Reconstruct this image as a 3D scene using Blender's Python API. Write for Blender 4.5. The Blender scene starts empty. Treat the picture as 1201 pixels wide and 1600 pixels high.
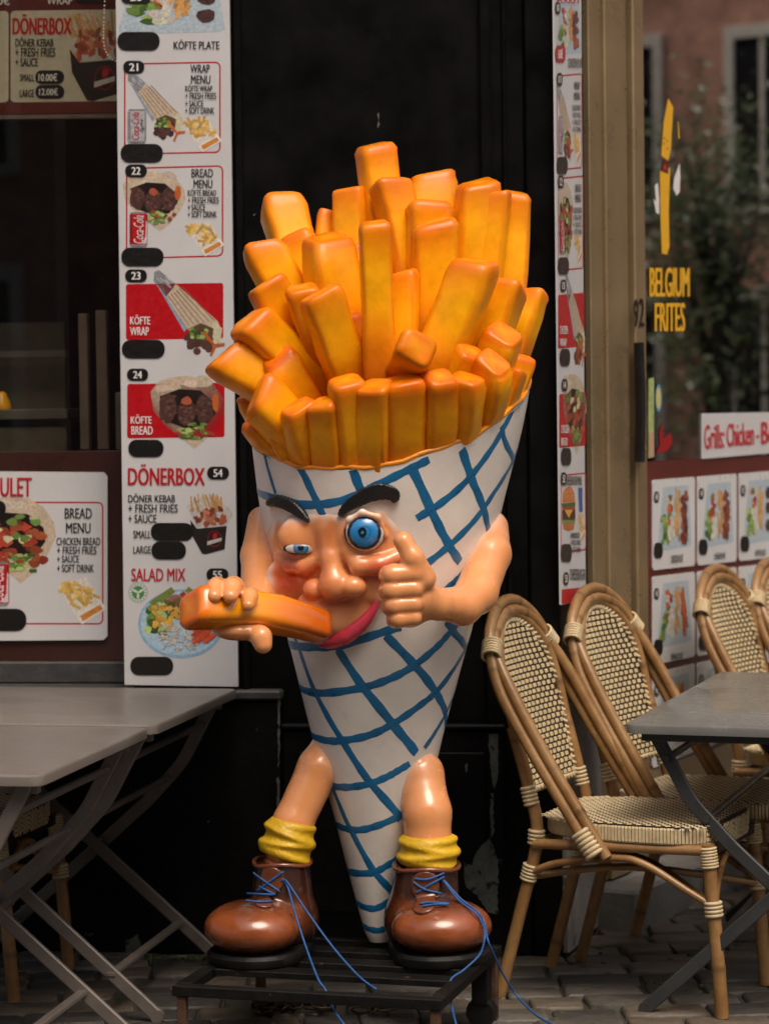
import bpy, bmesh, math, random
import numpy as np
from mathutils import Vector, Matrix
random.seed(7); np.random.seed(7)
scene = bpy.context.scene
COL = scene.collection

# ------------------------------------------------------------------ camera
FPX, CX, CY, CAMZ = 3800.0, 600.5, 800.0, 1.5
PITCH, ROLL = math.atan(140.0/FPX), math.radians(-0.75)
RC = Matrix.Rotation(math.pi/2-PITCH, 3, 'X') @ Matrix.Rotation(ROLL, 3, 'Z')
cam_data = bpy.data.cameras.new('camera'); cam = bpy.data.objects.new('camera', cam_data)
COL.objects.link(cam); scene.camera = cam
cam.location = (0, 0, CAMZ); cam.rotation_euler = RC.to_euler()
cam_data.sensor_fit = 'VERTICAL'; cam_data.sensor_height = 36.0; cam_data.sensor_width = 27.0
cam_data.lens = 36.0*FPX/1600.0
cam_data.clip_start = 0.1; cam_data.clip_end = 2000
cam_data.dof.use_dof = True; cam_data.dof.focus_distance = 5.95; cam_data.dof.aperture_fstop = 3.2

# ------------------------------------------------------------------ sky, sun, exposure
SUN_EL, SUN_AZ = math.radians(60), math.radians(158)     # the sun stands high behind the camera, slightly to its right
world = bpy.data.worlds.new('World'); scene.world = world; world.use_nodes = True
wn = world.node_tree.nodes; wl = world.node_tree.links
bg = wn['Background']; sky = wn.new('ShaderNodeTexSky'); sky.sky_type = 'NISHITA'; sky.sun_disc = False
sky.sun_elevation = SUN_EL; sky.sun_rotation = SUN_AZ
sky.air_density = 1.0; sky.dust_density = 9.0; sky.ozone_density = 0.0
wl.new(sky.outputs[0], bg.inputs[0]); bg.inputs[1].default_value = 0.092
sun_data = bpy.data.lights.new('sun', 'SUN'); sun_data.energy = 1.3; sun_data.angle = math.radians(30)
sun_data.color = (1.0, 0.93, 0.84)
sun = bpy.data.objects.new('sun', sun_data); COL.objects.link(sun)
sd = Vector((math.sin(SUN_AZ)*math.cos(SUN_EL), math.cos(SUN_AZ)*math.cos(SUN_EL), math.sin(SUN_EL)))
sun.rotation_euler = sd.to_track_quat('Z', 'Y').to_euler(); sun.location = sd*20
scene.view_settings.view_transform = 'Standard'; scene.view_settings.look = 'None'
scene.view_settings.gamma = 1.0; scene.view_settings.exposure = 0.40
scene.view_settings.use_curve_mapping = False

# ------------------------------------------------------------------ measuring helpers (photo pixel -> point at a real depth)
RCn = np.array(RC)
def ray(px, py):
    return RC @ Vector(((px-CX)/FPX, -(py-CY)/FPX, -1.0))
def at(px, py, Y):
    d = ray(px, py); return Vector((0, 0, CAMZ)) + d*(Y/d.y)
def gnd(px, py, z=0.0):
    d = ray(px, py); return Vector((0, 0, CAMZ)) + d*((z-CAMZ)/d.z)
def proj(P):
    q = (np.asarray(P, float)-np.array([0, 0, CAMZ])) @ RCn
    return CX+FPX*q[..., 0]/-q[..., 2], CY-FPX*q[..., 1]/-q[..., 2]
def lin(r, g, b):
    f = lambda c: (c/12.92 if c <= .04045 else ((c+.055)/1.055)**2.4)
    return (f(r/255), f(g/255), f(b/255))

# ------------------------------------------------------------------ materials
MATS = {}
def mat(name, col=(.5, .5, .5), rough=.5, metal=0, attr=False, var=.12, vscale=12, bump=0, bscale=60, coat=0,
        spec=.5, speck=None, speck_scale=40, speck_th=.7, sss=0, emit=0):
    if name in MATS: return MATS[name]
    m = bpy.data.materials.new(name); m.use_nodes = True
    n = m.node_tree.nodes; l = m.node_tree.links; b = n['Principled BSDF']
    tc = n.new('ShaderNodeTexCoord')
    nz = n.new('ShaderNodeTexNoise'); nz.inputs['Scale'].default_value = vscale; nz.inputs['Detail'].default_value = 6
    nz.inputs['Roughness'].default_value = .62
    l.new(tc.outputs['Object'], nz.inputs['Vector'])
    rp = n.new('ShaderNodeMapRange'); rp.inputs[1].default_value = .3; rp.inputs[2].default_value = .7
    rp.inputs[3].default_value = 1-var; rp.inputs[4].default_value = 1+var
    l.new(nz.outputs['Fac'], rp.inputs[0])
    mx = n.new('ShaderNodeMix'); mx.data_type = 'RGBA'; mx.blend_type = 'MULTIPLY'; mx.inputs[0].default_value = 1
    if attr:
        a = n.new('ShaderNodeAttribute'); a.attribute_name = 'Col'; l.new(a.outputs['Color'], mx.inputs[6])
    else:
        mx.inputs[6].default_value = (*col, 1)
    l.new(rp.outputs[0], mx.inputs[7])
    out = mx.outputs[2]
    if speck:
        n2 = n.new('ShaderNodeTexNoise'); n2.inputs['Scale'].default_value = speck_scale; n2.inputs['Detail'].default_value = 5
        l.new(tc.outputs['Object'], n2.inputs['Vector'])
        r2 = n.new('ShaderNodeMapRange'); r2.inputs[1].default_value = speck_th; r2.inputs[2].default_value = speck_th+.03
        l.new(n2.outputs['Fac'], r2.inputs[0])
        m2 = n.new('ShaderNodeMix'); m2.data_type = 'RGBA'; l.new(r2.outputs[0], m2.inputs[0])
        l.new(out, m2.inputs[6]); m2.inputs[7].default_value = (*speck, 1); out = m2.outputs[2]
    l.new(out, b.inputs['Base Color'])
    rr = n.new('ShaderNodeMapRange'); rr.inputs[1].default_value = .3; rr.inputs[2].default_value = .7
    rr.inputs[3].default_value = max(.02, rough-.07); rr.inputs[4].default_value = min(1, rough+.09)
    l.new(nz.outputs['Fac'], rr.inputs[0]); l.new(rr.outputs[0], b.inputs['Roughness'])
    b.inputs['Metallic'].default_value = metal; b.inputs['Coat Weight'].default_value = coat
    b.inputs['Coat Roughness'].default_value = .12; b.inputs['Specular IOR Level'].default_value = spec
    if sss:
        b.inputs['Subsurface Weight'].default_value = sss; b.inputs['Subsurface Radius'].default_value = (.01, .005, .003)
    if bump:
        n3 = n.new('ShaderNodeTexNoise'); n3.inputs['Scale'].default_value = bscale; n3.inputs['Detail'].default_value = 5
        l.new(tc.outputs['Object'], n3.inputs['Vector'])
        bp = n.new('ShaderNodeBump'); bp.inputs['Strength'].default_value = bump; bp.inputs['Distance'].default_value = .01
        l.new(n3.outputs['Fac'], bp.inputs['Height']); l.new(bp.outputs[0], b.inputs['Normal'])
    MATS[name] = m; return m
def glass_mat(name, tint, refl=1.0, ior=1.5):
    m = bpy.data.materials.new(name); m.use_nodes = True; n = m.node_tree.nodes; l = m.node_tree.links
    n.remove(n['Principled BSDF']); o = n['Material Output']
    t = n.new('ShaderNodeBsdfTransparent'); t.inputs[0].default_value = (*tint, 1)
    g = n.new('ShaderNodeBsdfGlossy'); g.inputs['Roughness'].default_value = .01; g.inputs['Color'].default_value = (refl, refl, refl, 1)
    r0 = ((ior-1)/(ior+1))**2; lw = n.new('ShaderNodeLayerWeight'); lw.inputs[0].default_value = .5       # Schlick's reflectance
    pw = n.new('ShaderNodeMath'); pw.operation = 'POWER'; pw.inputs[1].default_value = 5; l.new(lw.outputs['Facing'], pw.inputs[0])
    f = n.new('ShaderNodeMath'); f.operation = 'MULTIPLY_ADD'; f.inputs[1].default_value = 1-r0; f.inputs[2].default_value = r0; l.new(pw.outputs[0], f.inputs[0])
    mx = n.new('ShaderNodeMixShader'); l.new(f.outputs[0], mx.inputs[0]); l.new(t.outputs[0], mx.inputs[1]); l.new(g.outputs[0], mx.inputs[2])
    l.new(mx.outputs[0], o.inputs[0]); MATS[name] = m; return m

# ------------------------------------------------------------------ object helpers
def tag(o, label=None, cat=None, group=None, kind=None):
    if label: o['label'] = label
    if cat: o['category'] = cat
    if group: o['group'] = group
    if kind: o['kind'] = kind
    return o
def empty(name, loc, rz=0):
    o = bpy.data.objects.new(name, None); COL.objects.link(o); o.empty_display_size = .1
    o.location = loc; o.rotation_euler = (0, 0, rz); return o
def root_matrix(o):
    return Matrix.Translation(o.location) @ o.rotation_euler.to_matrix().to_4x4()
def chain_matrix(o):
    M = Matrix.Identity(4)
    while o is not None:
        M = (Matrix.Translation(o.location) @ o.rotation_euler.to_matrix().to_4x4()) @ M if o.parent is None else o.matrix_parent_inverse @ (Matrix.Translation(o.location) @ o.rotation_euler.to_matrix().to_4x4()) @ M
        o = o.parent
    return M
def mk(name, V, F, m, parent=None, smooth=False, cols=None, local=False, sharp=None):
    """one mesh object; V in world coordinates (or in the parent's space when local)"""
    V = np.asarray(V, float).reshape(-1, 3)
    c = Vector((0, 0, 0))
    if not local:
        lo, hi = V.min(0), V.max(0); c = Vector(((lo[0]+hi[0])/2, (lo[1]+hi[1])/2, lo[2]))
    me = bpy.data.meshes.new(name); me.from_pydata((V-np.array(c)).tolist(), [], [list(map(int, f)) for f in F])
    me.update()
    if cols is not None:
        a = me.color_attributes.new('Col', 'FLOAT_COLOR', 'POINT')
        cc = np.ones((len(V), 4), np.float32); cc[:, :3] = np.asarray(cols, np.float32)
        a.data.foreach_set('color', cc.ravel())
    if smooth:
        me.polygons.foreach_set('use_smooth', [True]*len(me.polygons))
        if sharp: me.set_sharp_from_angle(angle=math.radians(sharp))
    me.materials.append(m)
    o = bpy.data.objects.new(name, me); COL.objects.link(o); o.location = c
    if parent is not None:
        o.parent = parent
        if not local: o.matrix_parent_inverse = chain_matrix(parent).inverted()
    return o
class Geo:
    def __init__(s): s.V = []; s.F = []; s.C = []
    def add(s, V, F, col=None):
        k = len(s.V); s.V += [tuple(v) for v in V]; s.F += [[i+k for i in f] for f in F]
        if col is not None:
            s.C += [tuple(col)]*len(V) if np.ndim(col) == 1 else [tuple(c) for c in col]
        return s
    def mk(s, name, m, parent=None, **kw):
        return mk(name, s.V, s.F, m, parent, cols=(s.C if s.C else None), **kw)
def box_geo(lo, hi, M=None, bev=0.0, seg=1):
    bm = bmesh.new(); bmesh.ops.create_cube(bm, size=1)
    for v in bm.verts:
        v.co = Vector([lo[i]+(v.co[i]+.5)*(hi[i]-lo[i]) for i in range(3)])
    if bev: bmesh.ops.bevel(bm, geom=bm.edges[:], offset=bev, segments=seg, affect='EDGES', profile=.6)
    if M is not None: bmesh.ops.transform(bm, matrix=M, verts=bm.verts[:])
    bm.verts.index_update(); V = [tuple(v.co) for v in bm.verts]; F = [[v.index for v in f.verts] for f in bm.faces]; bm.free()
    return V, F
def catmull(pts, n=6, closed=False):
    P = [Vector(p) for p in pts]; out = []
    N = len(P)
    for i in range(N if closed else N-1):
        if closed: a, b, c, d = P[i-1], P[i], P[(i+1) % N], P[(i+2) % N]
        else: a, b, c, d = P[max(i-1, 0)], P[i], P[i+1], P[min(i+2, N-1)]
        for k in range(n):
            t = k/n
            out.append(.5*((2*b)+(c-a)*t+(2*a-5*b+4*c-d)*t*t+(3*b-a-3*c+d)*t*t*t))
    if not closed: out.append(P[-1])
    return out
def tube_geo(pts, r, seg=10, closed=False, cap=True):
    pts = [Vector(p) for p in pts]; n = len(pts); V = []; F = []
    rs = r if hasattr(r, '__len__') else [r]*n
    T = []
    for i in range(n):
        a = pts[i-1] if (i > 0 or closed) else pts[i]; b = pts[(i+1) % n] if (i < n-1 or closed) else pts[i]
        T.append((b-a).normalized())
    up = Vector((0, 0, 1)) if abs(T[0].z) < .9 else Vector((0, 1, 0))
    N = (up-T[0]*up.dot(T[0])).normalized()
    for i in range(n):
        N = (N-T[i]*N.dot(T[i])).normalized(); B = T[i].cross(N)
        for k in range(seg):
            a = 2*math.pi*k/seg; V.append(pts[i]+(N*math.cos(a)+B*math.sin(a))*rs[i])
    for i in range(n if closed else n-1):
        j = (i+1) % n
        for k in range(seg):
            q = (k+1) % seg; F.append([i*seg+k, i*seg+q, j*seg+q, j*seg+k])
    if cap and not closed:
        F.append(list(range(seg))[::-1]); F.append([(n-1)*seg+k for k in range(seg)])
    return V, F
def lathe_geo(prof, seg=20, c=(0, 0, 0)):
    V = []; F = []
    for r, z in prof:
        for k in range(seg):
            a = 2*math.pi*k/seg; V.append((c[0]+r*math.cos(a), c[1]+r*math.sin(a), c[2]+z))
    for i in range(len(prof)-1):
        for k in range(seg):
            q = (k+1) % seg; F.append([i*seg+k, i*seg+q, (i+1)*seg+q, (i+1)*seg+k])
    F.append(list(range(seg))[::-1]); F.append([(len(prof)-1)*seg+k for k in range(seg)])
    return V, F

# ------------------------------------------------------------------ implicit surfaces (for the moulded figure)
def surfnet(f, lo, hi, h):
    lo = np.array(lo, float); hi = np.array(hi, float); n = np.ceil((hi-lo)/h).astype(int)+1
    ax = [lo[i]+h*np.arange(n[i]) for i in range(3)]
    G = np.stack(np.meshgrid(*ax, indexing='ij'), -1); D = f(G.reshape(-1, 3)).reshape(n)
    I = D < 0
    c = [(i, j, k) for i in (0, 1) for j in (0, 1) for k in (0, 1)]
    sl = lambda A, o: A[o[0]:n[0]-1+o[0], o[1]:n[1]-1+o[1], o[2]:n[2]-1+o[2]]
    s = sum(sl(I, o).astype(int) for o in c); act = (s > 0) & (s < 8)
    idx = -np.ones(act.shape, int); idx[act] = np.arange(act.sum())
    acc = np.zeros((act.sum(), 3)); cnt = np.zeros(act.sum())
    for a in range(8):
        for b in range(a+1, 8):
            d = np.array(c[b])-np.array(c[a])
            if np.abs(d).sum() != 1: continue
            da = sl(D, c[a])[act]; db = sl(D, c[b])[act]; x = (da < 0) != (db < 0)
            t = np.where(x, da/np.where(x, da-db, 1), 0)
            p = np.array(c[a])[None, :]+t[:, None]*d[None, :]
            acc += np.where(x[:, None], p, 0); cnt += x
    V = (np.argwhere(act)+acc/cnt[:, None])*h+lo
    Q = []
    for ax_ in range(3):
        u, v = (ax_+1) % 3, (ax_+2) % 3
        sh = [slice(1, -1)]*3; sh[ax_] = slice(0, -1); sh2 = list(sh); sh2[ax_] = slice(1, None)
        A = I[tuple(sh)]; B = I[tuple(sh2)]; x = A != B
        pos = np.argwhere(x); off = np.ones(3, int); off[ax_] = 0; pos = pos+off
        e = np.eye(3, dtype=int)
        q = [pos, pos-e[u], pos-e[u]-e[v], pos-e[v]]
        q = np.stack([idx[p[:, 0], p[:, 1], p[:, 2]] for p in q], 1)
        fl = A[x]; q[~fl] = q[~fl][:, ::-1]; Q.append(q)
    Q = np.concatenate(Q)
    for _ in range(2):
        e = 1e-4; d0 = f(V); g = np.stack([(f(V+np.eye(3)[i]*e)-d0)/e for i in range(3)], 1)
        gl = np.maximum((g*g).sum(1), .1); V = V-np.clip(d0/gl, -h, h)[:, None]*g
    return V, Q
def s_cap(P, a, b, ra, rb):
    a = np.array(a); b = np.array(b); d = b-a; t = np.clip(((P-a) @ d)/max(d @ d, 1e-9), 0, 1)
    return np.linalg.norm(P-a-t[:, None]*d, axis=1)-(ra+(rb-ra)*t)
def s_chain(P, pts, rs, k=.01):
    D = None
    for i in range(len(pts)-1):
        d = s_cap(P, pts[i], pts[i+1], rs[i], rs[i+1]); D = d if D is None else smin(D, d, k)
    return D
def s_ell(P, c, r, R=None):
    q = P-np.array(c)
    if R is not None: q = q @ np.array(R)
    r = np.array(r); k0 = np.linalg.norm(q/r, axis=1); k1 = np.linalg.norm(q/r**2, axis=1)
    return np.where(k1 > 1e-9, k0*(k0-1)/np.maximum(k1, 1e-9), -min(r))
def smin(a, b, k):
    h = np.clip(.5+.5*(b-a)/k, 0, 1); return b*(1-h)+a*h-k*h*(1-h)
def sstep(a, b, x):
    t = np.clip((x-a)/(b-a), 0, 1); return t*t*(3-2*t)
def poly_sd(x, y, poly):
    p = np.array(poly, float); n = len(p); d = np.full(x.shape, 1e9); ins = np.zeros(x.shape, bool)
    for i in range(n):
        a = p[i]; b = p[(i+1) % n]; e = b-a; wx = x-a[0]; wy = y-a[1]
        t = np.clip((wx*e[0]+wy*e[1])/(e @ e), 0, 1); d = np.minimum(d, np.hypot(wx-t*e[0], wy-t*e[1]))
        cr = ((a[1] > y) != (b[1] > y)) & (x < (b[0]-a[0])*(y-a[1])/((b[1]-a[1]) if b[1] != a[1] else 1e-9)+a[0]); ins ^= cr
    return np.where(ins, -d, d)
# ================================================================== SETTING
class Frame:
    """a wall plane: origin O, direction u along it (to the right in the photo), n towards the street"""
    def __init__(s, O, ang, side=1):
        s.O = Vector((O[0], O[1], 0)); s.u = Vector((math.cos(ang), math.sin(ang), 0)); s.n = Vector((math.sin(ang), -math.cos(ang), 0))
    def w(s, u, z, o=0.0): return s.O+s.u*u+s.n*o+Vector((0, 0, z))
    def hit(s, px, py, o=0.0):
        d = ray(px, py); c = Vector((0, 0, CAMZ)); t = (s.O+s.n*o-c).dot(s.n)/d.dot(s.n); p = c+d*t
        return (p-s.O).dot(s.u), p.z
    def U(s, px, py=700, o=0.0): return s.hit(px, py, o)[0]
    def Z(s, px, py, o=0.0): return s.hit(px, py, o)[1]
    def M(s):
        return Matrix(((s.u.x, -s.n.x, 0, s.O.x), (s.u.y, -s.n.y, 0, s.O.y), (0, 0, 1, 0), (0, 0, 0, 1)))
    def box(s, u0, u1, z0, z1, o0, o1, bev=0.0):
        return box_geo((u0, -o1, z0), (u1, -o0, z1), s.M(), bev)

CORNER = gnd(880, 1495)
FL = Frame(CORNER, math.radians(-7))            # left shop front and the black corner pier
FP = Frame(CORNER, math.radians(73))            # right flank of the pier
uD = FP.U(917, 700)
FR = Frame(FP.w(uD, 0, 0), math.radians(61))    # right shop front

m_black = mat('black_paint', (.0045, .0042, .004), .42, var=.5, vscale=6, bump=.06, bscale=26, spec=.09, speck=(.16, .17, .16), speck_scale=21, speck_th=.775)
m_blackworn = mat('worn_black_paint', (.005, .0046, .0044), .5, var=.5, vscale=9, bump=.2, bscale=40, spec=.14, speck=(.12, .13, .12), speck_scale=13, speck_th=.70)
m_stone = mat('dark_stone', (.045, .043, .042), .5, var=.35, vscale=14, bump=.2, bscale=50, speck=(.25, .24, .23), speck_scale=30, speck_th=.76)
m_bronze = mat('bronze_aluminium', (.37, .27, .155), .3, metal=.6, var=.16, vscale=5, bump=.03, bscale=20, speck=(.05, .04, .03), speck_scale=55, speck_th=.8)
m_bronze_d = mat('dark_bronze', (.10, .075, .045), .45, metal=.6, var=.4, vscale=20, bump=.1)
m_vinyl = mat('brown_vinyl', (.042, .014, .010), .3, var=.3, vscale=2.5)
m_vinylr = mat('red_brown_vinyl', (.10, .018, .014), .3, var=.15, vscale=3)
m_white = mat('white_board', (.575, .568, .572), .38, var=.035, vscale=7)
m_whitec = mat('white_card', (.62, .615, .61), .3, var=.03, vscale=9)
m_print = mat('printed_ink', rough=.36, attr=True, var=.07, vscale=60)
m_plast = mat('pale_plaster', (.33, .31, .28), .8, var=.22, vscale=9, bump=.3, bscale=30, speck=(.12, .11, .1), speck_scale=18, speck_th=.66)
m_step = mat('grey_stone_step', (.17, .165, .155), .62, var=.25, vscale=11, bump=.25, bscale=70)
m_dark = mat('dark_interior', (.02, .017, .013), .6, var=.4, vscale=3)
m_steel = mat('brushed_steel', (.28, .26, .23), .35, metal=.8, var=.1)
m_glass = glass_mat('window_glass', (.88, .87, .83), .8)
m_glass2 = glass_mat('street_window_glass', (.36, .36, .33), 1.0, 2.8)

# ---- ground
m_ground = mat('street_ground', (.085, .078, .068), .8, var=.35, vscale=8, bump=.6, bscale=30)
ground = mk('ground', [(-150, -120, -.035), (150, -120, -.035), (150, 150, -.035), (-150, 150, -.035)], [[0, 1, 2, 3]], m_ground)
tag(ground, 'street ground under and beyond the paving', kind='structure')
m_bed = mat('sand_and_moss_joint', (.045, .041, .032), .95, var=.5, vscale=9, bump=.5, bscale=90, speck=(.045, .06, .018), speck_scale=6, speck_th=.56)
pave = empty('pavement', (0, 6.5, 0)); tag(pave, 'grey brown stone sett pavement with mossy joints', kind='structure')
mk('joint_bed', [(-4, 2.2, -.014), (5.5, 2.2, -.014), (5.5, 13, -.014), (-4, 13, -.014)], [[0, 1, 2, 3]], m_bed, pave)
m_setts = [mat('stone_sett_%s' % k, c, .55, var=.28, vscale=16, bump=.45, bscale=45, speck=(.05, .055, .03), speck_scale=9, speck_th=.66)
           for k, c in (('grey', (.088, .077, .064)), ('brown', (.10, .08, .058)), ('dark', (.05, .045, .039)), ('pale', (.135, .118, .098)))]
def sett_geo(lx, ly, h=.05):
    j = lambda s: random.uniform(-s, s)
    B = [(-lx/2, -ly/2), (lx/2, -ly/2), (lx/2, ly/2), (-lx/2, ly/2)]
    oc = []
    for i in range(4):
        x, y = B[i]; x += j(.006); y += j(.006); sx = -1 if x > 0 else 1; sy = -1 if y > 0 else 1
        c = random.uniform(.004, .010)
        pr = [(x+sx*c, y), (x, y+sy*c)]
        if i in (0, 2): pr = pr[::-1]
        oc += pr
    V = []; F = []; n = len(oc)
    for (s, z) in ((1.0, -h), (1.0, -.010), (.975, -.003), (.92, 0.0)):
        for x, y in oc: V.append((x*s, y*s, z+(j(.0018) if z > -.01 else 0)))
    for r in range(3):
        for k in range(n): q = (k+1) % n; F.append([r*n+k, r*n+q, (r+1)*n+q, (r+1)*n+k])
    F.append([3*n+k for k in range(n)])
    return V, F
LX, LY, GAP = .19, .112, .010
variants = []
for w in range(3):
    for q in range(4):
        V, F = sett_geo(LX*(.72, .92, 1.12)[w], LY*random.uniform(.92, 1.0)); me = bpy.data.meshes.new('sett')
        me.from_pydata(V, [], F); me.polygons.foreach_set('use_smooth', [True]*len(F)); me.set_sharp_from_angle(angle=math.radians(50))
        me.materials.append(m_setts[q]); variants.append((me, LX*(.72, .92, 1.12)[w], V, F))
cells = []; ang = math.radians(4); ca, sa = math.cos(ang), math.sin(ang)
def inside_building(x, y):
    p = Vector((x, y, 0))-FL.O
    p2 = Vector((x, y, 0))-FR.O
    return p.dot(FL.n) < -.02 and (p.dot(FP.n) < -.02 if p.dot(FP.u) < uD else p2.dot(FR.n) < -.02)
for r in range(95):
    yy = 3.4+r*(LY+GAP)-1.0; x = -3.2+random.uniform(0, .12)
    while x < 4.6:
        vi = random.choices(range(12), weights=[2, 1.6, 1.2, .7]*3)[0]; w = variants[vi][1]
        cx = x+w/2; wx = cx*ca-yy*sa; wy = cx*sa+yy*ca; x += w+GAP
        if inside_building(wx, wy): continue
        px, py = proj((wx, wy, 0)); vis = -60 < px < 1260 and py < 1660 and wy > 3
        cells.append((0 if vis else 1, wy, wx, vi))
cells.sort()
rest = Geo(); n_set = 0
for vis, wy, wx, vi in cells:
    me, w, V, F = variants[vi]
    rot = ang+random.uniform(-.03, .03); tilt = (random.uniform(-.018, .018), random.uniform(-.018, .018)); dz = random.uniform(-.006, .003)
    if vis == 0 and n_set < 300:
        o = bpy.data.objects.new('sett', me); COL.objects.link(o); o.parent = pave; o.location = (wx, wy-6.5, dz); o.rotation_euler = (*tilt, rot); n_set += 1
    else:
        M = Matrix.Translation((wx, wy, dz)) @ Matrix.Rotation(rot, 4, 'Z')
        rest.add([M @ Vector(v) for v in V], F)
o = rest.mk('setts', m_setts[0], pave, smooth=True, sharp=50); o['kind'] = 'stuff'

# ---- building
bld = empty('corner_shop_building', FL.w(0, 0, 0)); tag(bld, 'black painted corner shop building with bronze window frames', 'building')
WO = -.16                                             # the left window glass lies back from the pier
uS0, uS1 = FL.U(188, 700, .03), FL.U(365, 700, .03)   # span of the left menu board
uT = FL.U(438, 1200, .03); zSill = FL.Z(300, 1079, .05); zPl = FL.Z(720, 1141, .03)
uR1 = FL.U(762, 700); uLm = uS0-2.6
G = Geo(); G.add(*FL.box(uS0+.02, -.085, 0.0, 3.4, -.4, 0, .004)); G.mk('pier', m_black, bld)
G = Geo(); G.add(*FL.box(-.085+.002, -.001, 0, 3.4, -.4, .012, .006)); G.mk('corner_post', m_black, bld)
G = Geo(); G.add(*FL.box(uR1-.012, uR1+.02, zPl, 3.4, -.003, .018, .006)); G.mk('moulding', m_black, bld)
G = Geo(); G.add(*FL.box(uR1+.05, uR1+.062, zPl, 3.4, -.003, .01, .004)); G.mk('moulding', m_black, bld)
G = Geo(); G.add(*FL.box(uS1+.012, uS1+.034, zSill, 3.4, -.003, .022, .006)); G.mk('moulding', m_black, bld)
G = Geo(); G.add(*FL.box(uT+.002, FL.U(787, 1200, .03), 0, zPl, -.002, .022, .008)); G.mk('plinth', m_blackworn, bld)
G = Geo(); G.add(*FL.box(uT+.05, FL.U(770, 1200, .03)-.02, .12, zPl-.06, .021, .030, .006)); G.mk('plinth_panel', m_blackworn, bld)
G = Geo(); G.add(*FL.box(uT+.002, FL.U(790, 1200, .03), zPl+.001, zPl+.016, -.002, .034, .005)); G.mk('plinth_cap', m_blackworn, bld)
G = Geo(); G.add(*FL.box(uLm, uT, 0, zSill-.03, -.4, .03, .006)); G.mk('lower_wall', m_blackworn, bld)
G = Geo(); G.add(*FL.box(uLm, uT+.008, zSill-.028, zSill, -.3, .05, .006)); G.mk('sill', m_stone, bld)
def scraps(G, base, n, col):
    """flakes of bare plaster where the paint has come off"""
    for pts in base:
        G.add([FL.w(*FL.hit(x, y, .0), 0)-FL.w(0, 0, 0)+FL.w(0, 0, 0) for x, y in pts], [list(range(len(pts)))])
m_bare = mat('bare_flaked_paint', (.115, .125, .105), .8, var=.4, vscale=25, bump=.4, bscale=60, speck=(.02, .02, .02), speck_scale=30, speck_th=.58)
def flake(pts, o, name='bare_patch'):
    n = len(pts); V = []; 
    P2 = []
    for i in range(n):                                   # ragged outline
        a = pts[i]; b = pts[(i+1) % n]; L = math.hypot(b[0]-a[0], b[1]-a[1]); k = max(1, int(L/5))
        for q in range(k):
            t = q/k; P2.append((a[0]+(b[0]-a[0])*t+random.uniform(-1.3, 1.3), a[1]+(b[1]-a[1])*t+random.uniform(-1.3, 1.3)))
    V = [FL.w(*FL.hit(x, y, o), o) for x, y in P2]+[FL.w(*FL.hit(x, y, o), o-.0012) for x, y in P2]; n = len(P2)
    F = [list(range(n))[::-1]]+[[i, (i+1) % n, n+(i+1) % n, n+i] for i in range(n)]
    mk(name, V, F, m_bare, bld)
flake([(722, 1345), (735, 1352), (748, 1325), (765, 1310), (778, 1345), (777, 1430), (762, 1425), (745, 1400), (727, 1385)], .0312)
flake([(762, 1147), (778, 1147), (778, 1215), (772, 1235), (766, 1200)], .0232)
flake([(766, 1240), (770, 1240), (771, 1300), (766, 1310)], .0232)
flake([(725, 1195), (731, 1193), (730, 1205), (726, 1207)], .0312)
flake([(434, 1090), (438, 1090), (437, 1180), (435, 1200)], .0312)
flake([(432, 1215), (436, 1215), (436, 1270), (433, 1262)], .0312)
flake([(590, 178), (593, 176), (592, 195), (590, 200)], .0012)
flake([(196, 1470), (215, 1460), (225, 1490), (214, 1512), (198, 1502)], .0312)

# left window: interior room, frame, glass
uW1 = uS0+.05; zV1 = FL.Z(80, 705, WO)                   # vinyl band top
G = Geo()
for b in (FL.box(uLm, uW1, .3, 3.2, -2.6, -2.55), FL.box(uLm, uW1+.3, .3, .35, -2.55, WO-.05), FL.box(uLm, uW1+.3, 3.15, 3.2, -2.55, WO-.05), FL.box(uW1+.3, uW1+.35, .3, 3.2, -2.6, -.41)):
    G.add(*b)
G.mk('interior_wall', m_dark, bld)
G = Geo(); G.add(*FL.box(uLm, uW1, zV1, 3.05, WO-.004, WO)); pane = G.mk('window_pane', m_glass, bld); tag(pane, 'large dark glass pane of the left shop window')
G = Geo(); G.add(*FL.box(uLm, uW1, zSill-.0, zV1, WO-.03, WO, .002)); G.mk('window_panel', m_vinyl, bld)
G = Geo(); G.add(*FL.box(uLm, uW1, zSill+.001, FL.Z(80, 1033, WO), WO, WO+.03, .004)); G.mk('bottom_rail', m_stone, bld)
G = Geo(); G.add(*FL.box(uLm, uW1, 3.05, 3.4, WO-.1, WO+.02, .004)); G.mk('window_head', m_black, bld)
# upper storey
m_upper = mat('upper_brick_wall', (.13, .06, .045), .8, var=.25, vscale=20, bump=.3)
G = Geo(); G.add(*FL.box(uLm, -.001, 3.401, 7.5, -.6, -.14)); G.mk('upper_wall', m_upper, bld)
G = Geo(); G.add(*FR.box(-.3, 4.8, 3.401, 7.5, -.5, .0)); G.mk('upper_wall', m_upper, bld)
# right flank of the pier
G = Geo(); G.add(*FP.box(.004, uD-.01, FP.Z(890, 1098, .0), 3.4, -.05, 0)); G.mk('pier_flank', m_black, bld)
G = Geo(); G.add(*FP.box(.03, uD+.10, 0, FP.Z(890, 1098, .0), -.1, .012, .006)); G.mk('flank_plinth', m_plast, bld)
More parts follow.
